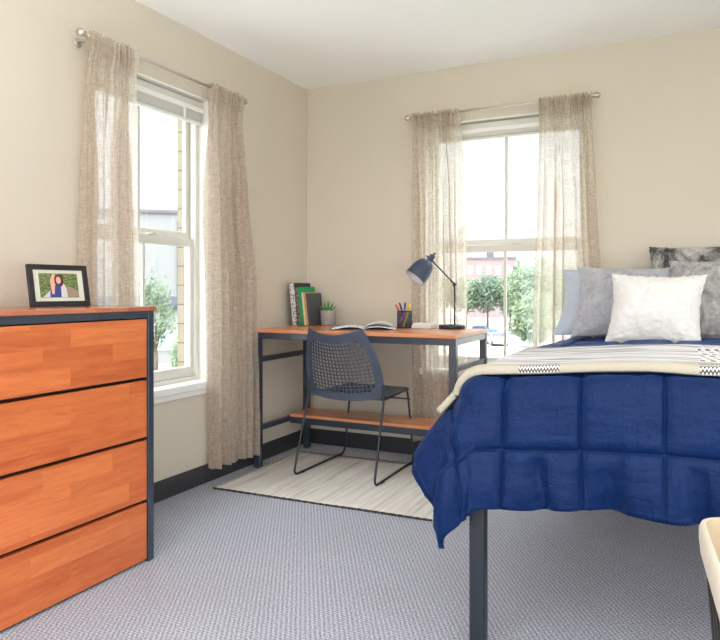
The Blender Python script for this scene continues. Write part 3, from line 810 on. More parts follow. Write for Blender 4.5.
# ------------------------------------------------------------------ bed
XL, XR, YF, YH = 1.845, 3.14, -2.06, -0.13
bed = thing('bed', 'raised bed with slate metal posts and mattress under the comforter', 'bed', (2.5, -1.1, 0))
PX0, PY0 = 1.796, -2.092
for x0 in (PX0, XR - 0.01):
    for y0 in (PY0, YH - 0.04):
        m = MB().box(x0, x0 + 0.046, y0, y0 + 0.046, 0.0, 0.70 if y0 < -1 else 0.76, 0.007, seg=3)
        pst = m.build('bed_post', M_frame2, bed)
for y0 in (PY0 + 0.008, YH - 0.034): MB().box(PX0 + 0.046, XR - 0.01, y0, y0 + 0.03, 0.50, 0.58, 0.002).build('end_rail', M_frame2, bed)
for x0 in (PX0 + 0.008, XR + 0.002): MB().box(x0, x0 + 0.03, PY0 + 0.046, YH - 0.04, 0.50, 0.58, 0.002).build('side_rail', M_frame2, bed)
for k in range(9):
    y = PY0 + 0.14 + k * 0.215
    MB().box(PX0 + 0.038, XR + 0.002, y - 0.035, y + 0.035, 0.545, 0.562, 0.002).build('slat', flat('slat_wood', (196, 164, 120), 0.7) if k == 0 else bpy.data.materials['slat_wood'], bed)
MB().box(XL + 0.03, XR - 0.02, YF + 0.04, YH - 0.045, 0.5635, 0.765, 0.05, seg=4).build('mattress', M_mattress, bed)
MB().box(PX0 + 0.047, XR - 0.011, YH - 0.03, YH - 0.008, 0.60, 0.75, 0.004).build('headboard', M_frame2, bed)

# cloth laid over the bed: a runs across from the left edge, b runs from the foot edge to the head
RC = 0.062; LS, LF = 0.38, 0.385
def cloth(a, b, lift=0.0):
    s = max(0.0, -a); t = max(0.0, -b)
    WR = XR - XL
    sr = max(0.0, a - WR)
    top = 0.790 + 0.030 * ss(-0.02, 0.5, a) * 1.0 + 0.006 * ss(0.0, 0.4, b) - 0.016 * ss(0.9, 1.7, b)
    if a > WR - 0.5: top -= 0.03 * ss(WR - 0.5, WR, a)
    px, py = XL + min(max(a, 0), WR), YF + max(b, 0)
    ss_ = s if s > 0 else sr
    sx = -1 if s > 0 else 1
    r = math.hypot(ss_, t)
    if r > 0:
        th = math.atan2(t, ss_)                # 0 = side drape, pi/2 = foot drape
        q = 1 - (1 - min(1.0, th / (PI / 2))) ** 0.9; th = q * PI / 2
        # a side drape swings out near the corner and lies closer further up the bed
        side_out = math.radians(45) * (1 - 0.6 * ss(0.25, 1.1, b))
        foot_out = math.radians(2.5)
        diag = math.radians(21)
        if q < 0.5: fl = side_out + (diag - side_out) * ss(0, 0.5, q)
        else: fl = diag + (foot_out + math.radians(7) - diag) * ss(0.5, 1.0, q)
        if t > 0 and ss_ == 0:
            fl = foot_out + math.radians(7) * math.exp(-a / 0.07) + ss(0, 0.2, a) * (math.radians(4.0) * math.sin(a * 13.0 + 0.8) * min(1, t * 3) + math.radians(3.5) * math.sin(a * 29 + 1.0) * ss(0.15, 0.4, t))
        if ss_ > 0 and t > 0:
            fl += math.radians(2.5) * math.sin(th * 8 + 0.5) * math.sin(PI * q) ** 2
        L0 = RC * PI / 2
        if r < L0:
            ang = r / RC; out = RC * math.sin(ang); drop = RC * (1 - math.cos(ang))
        else:
            k = r - L0
            # curl back towards the hem
            curl = fl * (1 - 0.55 * (k / 0.45) ** 2) if q < 0.85 else fl
            out = RC + k * math.sin(curl); drop = RC + k * math.cos(curl)
        px += sx * math.cos(th) * out if ss_ > 0 else 0
        py -= math.sin(th) * out
        if t > 0 and ss_ == 0: pass
        top -= drop
    return Vector((px, py, top))
def cloth_n(a, b):
    e_ = 0.004
    du = cloth(a + e_, b) - cloth(a - e_, b); dv = cloth(a, b + e_) - cloth(a, b - e_)
    n = du.cross(dv)
    return n.normalized() if n.length > 1e-9 else Vector((0, 0, 1))
SQ = 0.2085
def quilt(a, b):
    ca = (a - 0.063) / SQ; cb = (b + 0.222) / SQ
    fa = abs(math.sin(PI * ca)); fb = abs(math.sin(PI * cb))
    h = (1 - (1 - fa) ** 7.0) * (1 - (1 - fb) ** 7.0)
    return h
def comforter_pt(a, b):
    p = cloth(a, b); n = cloth_n(a, b)
    h = quilt(a, b)
    da = min(1, (abs(((a - 0.063) / SQ + 0.5) % 1 - 0.5)) * 4); db = min(1, (abs(((b + 0.222) / SQ + 0.5) % 1 - 0.5)) * 4)
    # wrinkles radiate from the seams
    w = 0.0045 * fn3(a * 26, b * 9, 1.0) * (1 - db * 0.6) + 0.0045 * fn3(a * 9, b * 26, 4.0) * (1 - da * 0.6) + 0.006 * fn3(a * 7, b * 7, 8.0)
    hang = ss(0.05, 0.35, max(-a, -b))
    w += hang * 0.011 * fn3(a * 16 + 3, b * 3.2, 2.0)
    if b < -0.18 and a > 0:
        for c0, wd, am in ((0.155, 0.022, 0.030), (0.545, 0.026, 0.024), (0.86, 0.03, 0.02)):
            w -= am * math.exp(-((a - c0 - 0.15 * (-b - 0.24)) / wd) ** 2) * ss(-0.20, -0.27, b)
    thick = 0.019
    edge = min(1.0, min(a + LS, XR - XL + LS - a, b + LF) / 0.05)
    if a < 0 and b < -0.1: w *= 0.35 + 0.65 * ss(0.0, -0.14, a); h = 1 - (1 - h) * (0.3 + 0.7 * ss(0.0, -0.12, a))
    return p + n * (thick * h * (0.45 + 0.55 * max(0.0, edge)) + w + 0.004)
A0, A1, B0, B1 = -LS, XR - XL + LS, -LF, 1.90
def cf(u, v):
    a = A0 + (A1 - A0) * u; b = B0 + (B1 - B0) * v
    # rounded cloth corner
    if a < 0.08 and b < 0: b *= 1 + 0.13 * (1 - ss(-0.22, 0.08, a))
    if a < 0 and b < 0:
        k = min(1, (abs(a) / LS)) * min(1, abs(b) / LF)
        a *= 1 - 0.09 * k; b *= 1 - 0.09 * k
    if b < -0.25: b += 0.018 * fn3(a * 5, 1, 1) * ss(-0.25, -0.38, b)
    return comforter_pt(a, b)
m = MB().grid(cf, 200, 214, uv=lambda u, v: (A0 + (A1 - A0) * u, B0 + (B1 - B0) * v))
o = m.build('comforter', M_quilt, recalc=False)
tag(o, 'quilted navy blue comforter draped over the raised bed', 'comforter')
mod(o, 'SOLIDIFY', thickness=0.016, offset=-1)

# throw blanket
ta0, ta1, tb0, tb1 = -0.19, XR - XL + 0.12, -0.030, 0.655
def th_pt(u, v):
    a = ta0 + (ta1 - ta0) * u
    bb = tb0 + (tb1 - tb0) * v + 0.012 * math.sin(a * 3.0 + 0.6) + 0.035 * ss(0.0, -0.3, a) * (0.5 - v)
    p = cloth(a, bb); n = cloth_n(a, bb)
    w = 0.004 * fn3(a * 8, bb * 14, 3) + 0.003 * fn3(a * 3, bb * 40, 6)
    fold = 0.012 * math.exp(-((v) / 0.05) ** 2)
    return p + n * (0.036 + w + fold - 0.022 * math.exp(-(v / 0.012) ** 2))
m = MB().grid(th_pt, 150, 70, uv=lambda u, v: (ta0 + (ta1 - ta0) * u, tb0 + (tb1 - tb0) * v))
o = m.build('throw_blanket', M_throw, recalc=False)
tag(o, 'beige and white woven throw blanket with herringbone patches across the bed', 'blanket')
mod(o, 'SOLIDIFY', thickness=0.012, offset=-1)

# pillows
def pillow(name, label, w, h, th, mat, loc, lean, rz=0.0, roll=0.0, fuzz=0.0, pinch=0.07, seed=0, sag=0.0, n=56):
    m = MB(); bm = m.bm
    def P(u, v, s):
        x = w / 2 * u * (1 - pinch * (1 - v * v) * 1.0); z = h / 2 * v * (1 - pinch * (1 - u * u))
        pr = max(0.0, (1 - abs(u) ** 2.2)) ** 0.62 * max(0.0, (1 - abs(v) ** 2.2)) ** 0.62
        y = s * th / 2 * pr
        y += (0.010 * fn3(u * 3, v * 3, seed) + 0.016 * fn3(u * 1.4 + 5, v * 1.4, seed) + 0.006 * fn3(u * 6, v * 6, seed + 2)) * pr
        y -= sag * (1 - v) * 0.5
        p = Vector((x, y, z))
        if fuzz:
            k = fn3(x * 70, y * 70, z * 70 + seed) + 0.6 * fn3(x * 150, y * 150, z * 150)
            e2 = 1.0
            p += Vector((u * 0.5, s * 0.8, v * 0.5)) * fuzz * k * e2
        return p
    V = {}
    for s in (-1, 1):
        for i in range(n + 1):
            for j in range(n + 1):
                edge = i in (0, n) or j in (0, n)
                key = (i, j, 0 if edge else s)
                if key not in V: V[key] = bm.verts.new(P(math.sin(PI / 2 * (2 * i / n - 1)), math.sin(PI / 2 * (2 * j / n - 1)), s))
        g = lambda i, j: V.get((i, j, s)) or V[(i, j, 0)]
        for i in range(n):
            for j in range(n):
                q = [g(i, j), g(i + 1, j), g(i + 1, j + 1), g(i, j + 1)]
                f = bm.faces.new(q if s < 0 else q[::-1]); f.smooth = True
    # stand on the bottom edge, lean back towards +y
    m.xform(Matrix.Rotation(rz, 4, 'Z') @ Matrix.Rotation(-lean, 4, 'X') @ Matrix.Rotation(roll, 4, 'Y') @ Matrix.Translation((0, 0, h / 2)))
    bmesh.ops.translate(bm, verts=bm.verts, vec=Vector(loc))
    o = m.build(name, mat)
    return tag(o, label, 'pillow', 'pillows at the head of the bed')
R = math.radians
ZB = 0.815
pillow('bed_pillow', 'pale blue bed pillow peeking out at the far left', 0.66, 0.47, 0.19, M_sheet, (2.075, -0.47, ZB + 0.004), R(42), 0.0, R(0), 0.0, 0.10, 2)
pillow('throw_pillow', 'streaked dark grey fur pillow at the very back of the bed', 0.50, 0.49, 0.19, M_fur, (2.445, -0.20, ZB), R(14), R(2), R(-1), 0.010, 0.07, 3)
pillow('throw_pillow', 'grey plush pillow left of the white pillow', 0.44, 0.42, 0.20, M_grey_plush, (2.085, -0.655, ZB + 0.006), R(34), R(3), R(2), 0.005, 0.10, 4)
pillow('throw_pillow', 'white plush pillow in front of the others', 0.395, 0.36, 0.19, M_white_plush, (2.235, -0.885, ZB - 0.008), R(28), R(-3), R(1.5), 0.007, 0.11, 5)
pillow('throw_pillow', 'mottled grey fur pillow right of the white pillow', 0.46, 0.43, 0.19, M_fur2, (2.515, -0.62, ZB + 0.005), R(28), R(-4), R(-1), 0.008, 0.09, 6)

# ------------------------------------------------------------------ laundry hamper
hp = thing('laundry_hamper', 'black wire laundry hamper with folded cream cloth liner by the bed foot', 'hamper', (2.60, -2.71, 0))
HROT = math.radians(5)
def rr(cx, cy, hx, hy, r, z, n=6):
    pts = []
    for (sx, sy, a0) in ((1, 1, 0), (-1, 1, PI / 2), (-1, -1, PI), (1, -1, 3 * PI / 2)):
        for k in range(n + 1):
            a = a0 + PI / 2 * k / n
            pts.append(Vector((cx + sx * (hx - r) + r * math.cos(a), cy + sy * (hy - r) + r * math.sin(a), z)))
    c_, s_ = math.cos(HROT), math.sin(HROT)
    return [Vector((cx + (p.x - cx) * c_ - (p.y - cy) * s_, cy + (p.x - cx) * s_ + (p.y - cy) * c_, p.z)) for p in pts]
HC = (2.603, -2.72); HZ = 0.612
def hr(z): t = z / HZ; return (0.142 + 0.045 * t, 0.142 + 0.045 * t)
for z, rad in ((0.008, 0.004), (0.20, 0.0025), (0.38, 0.0025), (HZ - 0.006, 0.004)):
    hx, hy = hr(z); MB().tube(rr(*HC, hx, hy, 0.05, z), rad, 6, closed=True).build('wire_hoop', M_black, hp)
m = MB(); lo = rr(*HC, *hr(0.008), 0.05, 0.008, 10); hi = rr(*HC, *hr(HZ - .006), 0.05, HZ - 0.006, 10)
for k in range(len(lo)): m.tube([lo[k], hi[k]], 0.002, 5)
for side in range(4):
    for t in (0.2, 0.4, 0.6, 0.8):
        k0 = 10 + side * 11; k1 = (k0 + 1) % 44
        m.tube([lo[k0].lerp(lo[k1], t), hi[k0].lerp(hi[k1], t)], 0.002, 5)
m.build('wire_upright', M_black, hp)
M_liner = flat('cream_canvas', (208, 200, 184), 0.9, var=0.08, vscale=25, bump=0.25, bscale=120)
def strip(rows):
    m = MB(); V = [[m.bm.verts.new(p) for p in row] for row in rows]; n = len(V[0])
    for A, B in zip(V, V[1:]):
        for k in range(n):
            f = m.bm.faces.new((A[k], A[(k + 1) % n], B[(k + 1) % n], B[k])); f.smooth = True
    return m, V
def wav(pts, am, sd):
    return [p + Vector((fn3(p.x * 14, p.y * 14, sd), fn3(p.y * 14, p.x * 14, sd + 5), 0.6 * fn3(p.x * 9, p.y * 9, sd + 9))) * am for p in pts]
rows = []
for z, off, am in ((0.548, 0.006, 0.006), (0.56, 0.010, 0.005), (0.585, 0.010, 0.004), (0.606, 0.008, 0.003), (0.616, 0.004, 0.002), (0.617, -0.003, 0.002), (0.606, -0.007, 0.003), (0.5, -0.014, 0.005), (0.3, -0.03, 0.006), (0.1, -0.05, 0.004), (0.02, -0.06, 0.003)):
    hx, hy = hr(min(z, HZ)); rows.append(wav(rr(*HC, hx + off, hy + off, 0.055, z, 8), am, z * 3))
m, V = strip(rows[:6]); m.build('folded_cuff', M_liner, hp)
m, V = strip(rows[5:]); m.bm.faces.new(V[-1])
m.build('cloth_liner', flat('shaded_lining', (176, 160, 132), 0.9, var=0.08, vscale=25, bump=0.25, bscale=120), hp)  # inside of the liner, its shade put into the darker tan

# ------------------------------------------------------------------ unseen fill light added above the camera, shaped as a ceiling dome
cl = thing('fill_dome', 'added fill light, round white dome overhead, out of view', 'fill light', (2.45, -3.9, H))
MB().lathe([(0, 0), (0.19, 0), (0.19, -0.02), (0.0, -0.02)], (0, 0, -0.001), 36).build('mount_plate', M_white, cl, local=True)
def dome():
    g = N('fill_dome_glow'); e_ = g.n('ShaderNodeEmission'); e_.inputs[0].default_value = lin((250, 251, 255)); e_.inputs[1].default_value = 12.0
    return g.done(e_.outputs[0])
MB().lathe([(0.18, -0.021), (0.178, -0.045), (0.15, -0.075), (0.09, -0.095), (0, -0.10)], (0, 0, 0), 36).build('diffuser', dome(), cl, local=True)

# unseen uplighters added as fill to brighten the ceiling
def glow(name, e):
    g = N(name); e_ = g.n('ShaderNodeEmission'); e_.inputs[0].default_value = lin((249, 250, 255)); e_.inputs[1].default_value = e
    return g.done(e_.outputs[0])
def uplighter(label, x, y, e):
    fl = thing('fill_uplight', label, 'floor lamp', (x, y, 0), 'added fill uplighters')
    MB().lathe([(0, 0), (0.14, 0), (0.14, 0.02), (0.02, 0.035), (0, 0.035)], (0, 0, 0.0005), 32).build('base', M_frame2, fl, local=True)
    MB().tube([(0, 0, 0.03), (0, 0, 0.86)], 0.012, 12).build('pole', M_frame2, fl, local=True)
    MB().lathe([(0.0, 0.855), (0.05, 0.86), (0.15, 0.92), (0.19, 0.98), (0.186, 0.98), (0.146, 0.925), (0.05, 0.867), (0, 0.862)], (0, 0, 0), 36).build('lamp_shade', M_white, fl, local=True)
    MB().lathe([(0, 0.915), (0.13, 0.915), (0.13, 0.90), (0, 0.90)], (0, 0, 0), 32).build('light_disc', glow('fill_disc_glow', e), fl, local=True)
uplighter('low uplighter added as fill, out of view in the front right corner', 3.2, -4.3, 640.0)
uplighter('low uplighter added as fill, out of view by the front left end', 1.1, -4.4, 560.0)

# ------------------------------------------------------------------ outside
GZ = -5.4
def ext(name, rgb, var=0.15, vscale=2.0, rough=0.9, sc2=None):
    return flat(name, rgb, rough, var=var, vscale=vscale, spec=0.2)
def ground_mat():
    g = N('outside_ground'); c = g.coord()
    n = g.noise(c, 0.06, 3, 0.6)
    return g.done(g.bsdf(g.ramp(n, [(0.42, lin((104, 118, 84))), (0.46, lin((168, 168, 166)))]), 0.95))
struct(MB().box(-240, 160, -60, 320, GZ - 0.5, GZ).build('ground', ground_mat()))
M_asph = ext('pale_asphalt', (164, 164, 166)); M_lawn = ext('lawn', (92, 110, 74), 0.3, 0.6)
struct(MB().box(-60, 10, 60, 118, GZ, GZ + 0.03).build('parking_lot', M_asph))
struct(MB().box(-30, -8, 10, 46, GZ, GZ + 0.03).build('lawn', M_lawn))
def brick():
    g = N('cream_brick'); xyz = g.sep(g.coord())
    v = g.comb(g.math('ADD', xyz[0], xyz[1]), xyz[2])
    b = g.n('ShaderNodeTexBrick'); g.set(b, 'Vector', v); b.offset = 0.5
    b.inputs['Scale'].default_value = 1.0; b.inputs['Brick Width'].default_value = 0.40; b.inputs['Row Height'].default_value = 0.108
    b.inputs['Mortar Size'].default_value = 0.004; b.inputs['Color1'].default_value = lin((164, 155, 138)); b.inputs['Color2'].default_value = lin((154, 145, 128)); b.inputs['Mortar'].default_value = lin((108, 100, 88))
    return g.done(g.bsdf(b.outputs[0], 0.9))
M_brick = brick()
m = MB()
m.box(-0.218, -0.171, W1[1] - 0.006, 0.5, -0.1, 2.6); m.box(-0.218, -0.171, -5, W1[0] - 0.02, -0.1, 2.6)
m.box(-0.20, -0.171, W1[0] - 0.02, W1[1] - 0.006, -0.1, WZ[0] - 0.02); m.box(-0.20, -0.171, W1[0] - 0.02, W1[1] - 0.006, WZ[1] + 0.03, 2.6)
struct(m.build('wall_outside', M_brick))

# trees
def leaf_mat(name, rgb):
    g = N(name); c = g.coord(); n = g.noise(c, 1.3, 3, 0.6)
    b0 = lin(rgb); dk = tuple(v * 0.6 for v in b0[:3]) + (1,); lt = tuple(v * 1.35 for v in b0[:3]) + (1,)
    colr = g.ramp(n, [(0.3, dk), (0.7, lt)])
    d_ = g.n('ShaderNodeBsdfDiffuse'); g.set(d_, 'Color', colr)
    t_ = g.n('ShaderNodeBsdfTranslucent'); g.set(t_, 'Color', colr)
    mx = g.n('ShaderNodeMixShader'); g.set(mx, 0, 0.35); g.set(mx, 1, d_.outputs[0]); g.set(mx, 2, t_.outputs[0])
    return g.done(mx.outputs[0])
LM = [leaf_mat('leaves_mid', (134, 152, 128)), leaf_mat('leaves_light', (140, 158, 128)), leaf_mat('leaves_blue', (122, 144, 128))]
M_bark = ext('bark', (110, 96, 84), 0.3, 3.0)
def crown(m, rnd, cx, cy, cz, rx, rz, n, ls, conic=False):
    for i in range(n):
        while True:
            p = Vector((rnd.uniform(-1, 1), rnd.uniform(-1, 1), rnd.uniform(-1, 1)))
            if conic:
                if math.hypot(p.x, p.y) < (1 - (p.z + 1) / 2) * 0.95 + 0.05: break
            elif p.length <= 1 and p.length > 0.35: break
        bump_ = 1 + 0.28 * noise.noise(p.normalized() * 2.2 + Vector((cx, cy, 0)))
        q = Vector((cx + p.x * rx * bump_, cy + p.y * rx * bump_, cz + p.z * rz * bump_))
        nrm = Vector((rnd.gauss(0, 1), rnd.gauss(0, 1), rnd.gauss(0, 1))).normalized()
        a = nrm.orthogonal().normalized() * ls * rnd.uniform(0.6, 1.2); b_ = nrm.cross(a).normalized() * ls * rnd.uniform(0.35, 0.7)
        m.poly([q - a, q + b_, q + a, q - b_])
def tree(label, x, y, h, r, mat, seed, n=1500, trunk=0.33, kind='tree', group=None, conic=False, ls=0.34):
    rnd = random.Random(seed)
    t = thing('leafy_tree' if kind == 'tree' else 'leafy_shrub', label, kind, (x, y, GZ), group)
    cz0 = h * trunk
    m = MB(); rz = (h - cz0) / 2
    if conic: crown(m, rnd, 0, 0, cz0 + rz, r, rz, n, ls, True)
    else:
        crown(m, rnd, 0, 0, cz0 + rz, r * 0.8, rz, n // 2, ls)
        for k in range(5):
            a = rnd.random() * 6.28
            crown(m, rnd, math.cos(a) * r * 0.55, math.sin(a) * r * 0.55, cz0 + rz * rnd.uniform(0.6, 1.4), r * 0.5, rz * 0.5, n // 10, ls)
    m.build('foliage', mat, t, local=True, recalc=False)
    m = MB().tube([(0, 0, 0), (0.05, 0, cz0 * 0.6), (0, 0.05, cz0 + rz * 0.6)], [0.16 + 0.01 * h, 0.12 + 0.006 * h, 0.05], 8)
    for k in range(4):
        a = k * 1.7 + seed
        m.tube([(0, 0, cz0 * 0.9), (math.cos(a) * r * 0.35, math.sin(a) * r * 0.35, cz0 + rz * 0.7)], [0.09, 0.03], 6)
    m.build('trunk', M_bark, t, local=True)
    return t
G = 'trees beyond the parking lot'
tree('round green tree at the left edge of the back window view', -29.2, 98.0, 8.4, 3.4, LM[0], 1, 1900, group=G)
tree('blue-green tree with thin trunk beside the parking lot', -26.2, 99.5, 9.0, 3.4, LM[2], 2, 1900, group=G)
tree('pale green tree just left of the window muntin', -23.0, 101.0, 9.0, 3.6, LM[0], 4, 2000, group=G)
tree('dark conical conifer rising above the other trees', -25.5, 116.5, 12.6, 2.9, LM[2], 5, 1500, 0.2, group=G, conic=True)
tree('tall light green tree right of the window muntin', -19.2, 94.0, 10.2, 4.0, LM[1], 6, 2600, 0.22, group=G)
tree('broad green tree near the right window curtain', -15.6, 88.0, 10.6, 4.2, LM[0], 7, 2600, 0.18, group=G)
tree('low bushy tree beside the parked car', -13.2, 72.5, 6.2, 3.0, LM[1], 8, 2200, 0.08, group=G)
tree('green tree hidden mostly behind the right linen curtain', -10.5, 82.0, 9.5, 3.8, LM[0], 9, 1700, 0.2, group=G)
tree('green tree seen faintly through the lamp-side curtain', -33.5, 95.0, 9.0, 3.6, LM[0], 10, 1300, 0.25, group=G)
tree('green tree outside the left window beside the curtain', -31.0, 31.6, 7.6, 1.35, LM[0], 12, 1500, 0.3, group='greenery below the left window', ls=0.16)
tree('light green bush low in the left window', -21.3, 23.3, 4.5, 0.85, LM[1], 13, 1400, 0.3, 'shrub', 'greenery below the left window', ls=0.1)
tree('small light bush low beside the dresser edge in the left window', -20.3, 20.5, 2.6, 0.8, LM[1], 14, 900, 0.05, 'shrub', 'greenery below the left window', ls=0.09)

# a slender tree close to the back window, one twig reaching into view
bt = thing('slender_tree', 'slender tree behind the lamp-side curtain with one leafy twig in view', 'tree', (-4.9, 17.0, GZ))
m = MB().tube([(0, 0, 0), (0.05, 0, 4), (0.0, 0, 8.6)], [0.10, 0.07, 0.02], 8)
tw = [Vector((0.02, 0, 7.8)), Vector((0.3, 0.05, 8.15)), Vector((0.55, 0.08, 8.3)), Vector((0.72, 0.1, 8.55))]
m.tube(tw, [0.02, 0.012, 0.008, 0.004], 6); m.build('trunk', M_bark, bt, local=True)
rnd = random.Random(4); m = MB()
for i in range(80):
    k = rnd.random(); p = tw[1].lerp(tw[2], k * 2) if k < 0.5 else tw[2].lerp(tw[3], k * 2 - 1)
    p = p + Vector((rnd.gauss(0, .06), rnd.gauss(0, .06), rnd.gauss(0, .06)))
    nrm = Vector((rnd.gauss(0, 1), rnd.gauss(0, 1), rnd.gauss(0, 1))).normalized(); a = nrm.orthogonal().normalized() * 0.06; b_ = nrm.cross(a).normalized() * 0.03
    m.poly([p - a, p + b_, p + a, p - b_])
m.build('foliage', LM[0], bt, local=True, recalc=False)

# buildings
def building(label, x0, x1, y0, y1, z1, wall, roof, wins, rz=0.0, face='y', name='brick_building'):
    cx, cy = (x0 + x1) / 2, (y0 + y1) / 2
    b = thing(name, label, 'building', (cx, cy, GZ), 'buildings outside', rz)
    hx, hy, h = (x1 - x0) / 2, (y1 - y0) / 2, z1 - GZ
    MB().box(-hx, hx, -hy, hy, 0, h).build('wall', wall, b, local=True)
    MB().box(-hx - 0.3, hx + 0.3, -hy - 0.3, hy + 0.3, h, h + 0.35).build('roof', roof, b, local=True)
    for (a0, a1, b0, b1) in wins:
        w_ = MB().box(a0, a1, -hy - 0.12, -hy + 0.1, b0, b1).build('window', M_white, b, local=True)
        MB().box(a0 + 0.15, a1 - 0.15, -hy - 0.15, -hy - 0.11, b0 + 0.15, b1 - 0.15).build('pane', M_pane, w_, local=True)
    return b
M_pane = flat('far_pane', (150, 160, 172), 0.2, var=0.05)
M_rb = ext('far_red_brick', (142, 124, 126), 0.1, 1.0); M_roof = ext('far_roof', (104, 101, 106), 0.1)
M_pale = ext('far_pale_panel', (136, 137, 138), 0.04); M_bluegrey = ext('far_bluegrey', (92, 95, 108), 0.08)
b = building('red brick building with rooftop chimney beyond the trees', -47, -35.6, 151, 163, 8.4, M_rb, M_roof,
             [(-5.2 + 2.2 * i, -4.2 + 2.2 * i, z, z + 1.9) for i in range(5) for z in (3.2, 6.6, 10.2)], rz=R(14))
MB().box(-0.8, 0.8, -5.0, -3.4, 13.8, 16.4).build('chimney', M_bluegrey, b, local=True)
b = building('large pale panel building outside the left window', -74, -49, 52, 66, 10.1, M_pale, M_roof,
             [(-11 + 4.2 * i, -9 + 4.2 * i, z, z + 1.6) for i in range(5) for z in (3.5,)], rz=R(40), name='panel_building')
MB().tube([(-5.2, -7.15, 0), (-5.2, -7.15, 14.6)], 0.15, 6).build('downpipe', M_roof, b, local=True)
MB().tube([(6.5, -7.15, 0), (6.5, -7.15, 14.6)], 0.15, 6).build('downpipe', M_roof, b, local=True)
b = building('low pale building with dark flat roof beside the left-window bush', -52, -36, 38, 46, -0.65, M_pale, M_bluegrey,
             [(-6.5 + 3 * i, -4.6 + 3 * i, 1.2, 2.9) for i in range(4)], rz=R(42), name='low_building')
MB().box(-8.2, 8.2, -4.3, 4.3, 4.75, 5.9).build('roof_fascia', M_bluegrey, b, local=True)

# cars
def car(label, x, y, rz, rgb):
    c = thing('car', label, 'car', (x, y, GZ + 0.03), 'parked cars', rz)
    pm = flat('car_paint', rgb, 0.3, var=0.02)
    side = [(-2.1, 0.28), (-2.15, 0.75), (-1.95, 0.95), (-1.45, 1.0), (-1.0, 1.42), (0.35, 1.45), (1.05, 1.0), (1.95, 0.85), (2.15, 0.65), (2.1, 0.28)]
    MB().prism([(a, -0.85, z) for a, z in side], (0, 1.7, 0)).build('car_body', pm, c, local=True)
    gm = bpy.data.materials.get('car_glass') or flat('car_glass', (64, 72, 84), 0.1)
    m = MB()
    for s in (-0.86, 0.855): m.prism([(-1.3, s, 1.02), (-0.95, s, 1.36), (0.3, s, 1.38), (0.85, s, 1.02)], (0, 0.005, 0))
    m.build('side_window', gm, c, local=True)
    MB().prism([(0.42, -0.72, 1.42), (0.42, 0.72, 1.42), (1.02, 0.78, 1.035), (1.02, -0.78, 1.035)], (0.02, 0, 0.02)).build('windscreen', gm, c, local=True)
    MB().prism([(-1.06, -0.72, 1.39), (-1.06, 0.72, 1.39), (-1.42, 0.78, 1.04), (-1.42, -0.78, 1.04)], (-0.02, 0, 0.02)).build('rear_window', gm, c, local=True)
    tm = bpy.data.materials.get('tyre') or flat('tyre', (40, 40, 42), 0.8)
    for a in (-1.35, 1.35):
        for s in (-0.80, 0.80):
            MB().lathe([(0, -0.1), (0.32, -0.1), (0.32, 0.1), (0, 0.1)], (a, s, 0.32), 18, axis=(0, 1, 0)).build('wheel', tm, c, local=True)
car('silver car parked nearest, just left of the window muntin', -17.9, 73.5, R(-62), (176, 182, 190))
car('small blue car parked behind the silver one', -24.0, 88.5, R(8), (92, 132, 176))
car('white car parked behind the lamp end of the desk', -28.0, 84.0, R(10), (214, 216, 218))

# ------------------------------------------------------------------ light, sky, camera
w = bpy.data.worlds.new('World'); sc.world = w; w.use_nodes = True
nt = w.node_tree; nt.nodes.clear()
bg = nt.nodes.new('ShaderNodeBackground'); ow = nt.nodes.new('ShaderNodeOutputWorld')
bg.inputs[0].default_value = (0.96, 0.98, 1.0, 1)
# overcast sky: brighter overhead than at the horizon
tc = nt.nodes.new('ShaderNodeTexCoord'); sx = nt.nodes.new('ShaderNodeSeparateXYZ'); mr = nt.nodes.new('ShaderNodeMapRange')
mr.interpolation_type = 'SMOOTHSTEP'
for i_, v_ in ((1, 0.27), (2, 0.8), (3, 2.2), (4, 14.0)): mr.inputs[i_].default_value = v_
nt.links.new(tc.outputs['Generated'], sx.inputs[0]); nt.links.new(sx.outputs[2], mr.inputs[0]); # and brighter on the sun's side, behind the camera
dt = nt.nodes.new('ShaderNodeVectorMath'); dt.operation = 'DOT_PRODUCT'; dt.inputs[1].default_value = (0.45, -0.9, 0.0)
mr2 = nt.nodes.new('ShaderNodeMapRange'); mr2.interpolation_type = 'SMOOTHSTEP'
for i_, v_ in ((1, 0.15), (2, 0.9), (3, 0.0), (4, 5.0)): mr2.inputs[i_].default_value = v_
ad = nt.nodes.new('ShaderNodeMath'); ad.operation = 'ADD'
nt.links.new(tc.outputs['Generated'], dt.inputs[0]); nt.links.new(dt.outputs['Value'], mr2.inputs[0])
nt.links.new(mr.outputs[0], ad.inputs[0]); nt.links.new(mr2.outputs[0], ad.inputs[1]); nt.links.new(ad.outputs[0], bg.inputs[1])
nt.links.new(bg.outputs[0], ow.inputs[0])
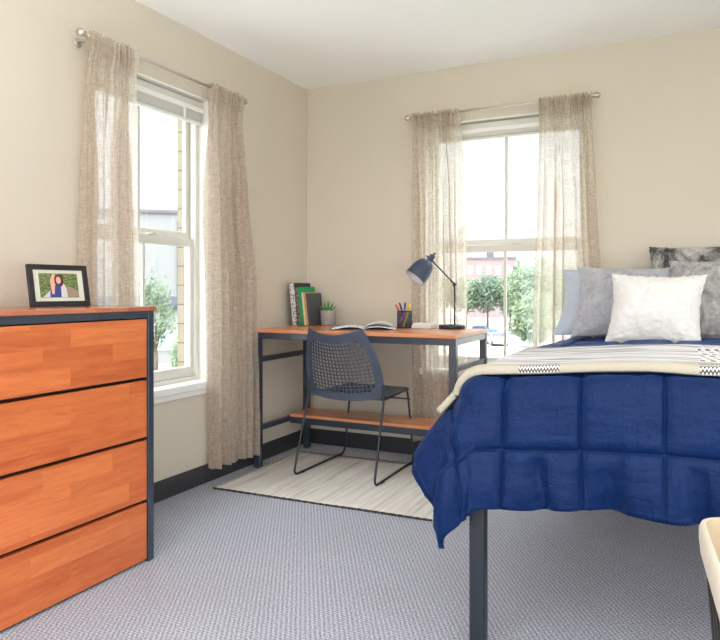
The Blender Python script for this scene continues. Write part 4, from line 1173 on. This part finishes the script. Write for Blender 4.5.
sun = bpy.data.lights.new('sun', 'SUN'); sun.energy = 3.5; sun.angle = R(2); sun.color = (1, 0.95, 0.86)
so = bpy.data.objects.new('sun', sun); col.objects.link(so)
so.rotation_euler = (-Vector((0.1, -0.35, 0.93))).to_track_quat('-Z', 'Y').to_euler()

def portal(name, loc, sx, sy, rot):
    l = bpy.data.lights.new(name, 'AREA'); l.shape = 'RECTANGLE'; l.size = sx; l.size_y = sy; l.cycles.is_portal = True
    o = bpy.data.objects.new(name, l); col.objects.link(o); o.location = loc; o.rotation_euler = rot
zc = (WZ[0] + WZ[1]) / 2; hh = WZ[1] - WZ[0]
portal('portal', (-0.16, (W1[0] + W1[1]) / 2, zc), W1[1] - W1[0], hh, (R(90), 0, R(-90)))
portal('portal', ((W2[0] + W2[1]) / 2, 0.16, zc), W2[1] - W2[0], hh, (R(-90), 0, 0))
portal('portal', ((W3[0] + W3[1]) / 2, RY - 0.11, (FILL_Z[0] + FILL_Z[1]) / 2), W3[1] - W3[0], FILL_Z[1] - FILL_Z[0], (R(90), 0, 0))

portal('portal', (RX + 0.11, (FILL_R[0] + FILL_R[1]) / 2, (FILL_Z[0] + FILL_Z[1]) / 2), FILL_R[1] - FILL_R[0], FILL_Z[1] - FILL_Z[0], (R(90), 0, R(90)))

cam = bpy.data.cameras.new('camera'); co = bpy.data.objects.new('camera', cam); col.objects.link(co)
co.location = (2.3824, -4.0117, 1.0536)
co.rotation_euler = (R(90), 0, math.atan2(330, 671))
cam.sensor_fit = 'HORIZONTAL'; cam.sensor_width = 36.0; cam.lens = 36.0 * 671 / 720
cam.shift_y = -30.0 / 720.0
cam.clip_start = 0.05; cam.clip_end = 1000
sc.camera = co
sc.view_settings.view_transform = 'Standard'; sc.view_settings.look = 'None'
sc.view_settings.exposure = -0.72; sc.view_settings.gamma = 1.0
sc.view_settings.use_curve_mapping = False
sc.cycles.max_bounces = 10; sc.cycles.diffuse_bounces = 6; sc.cycles.transparent_max_bounces = 16
sc.cycles.sample_clamp_indirect = 8.0
for o in list(bpy.data.objects):
    if '_o' in o: del o['_o']
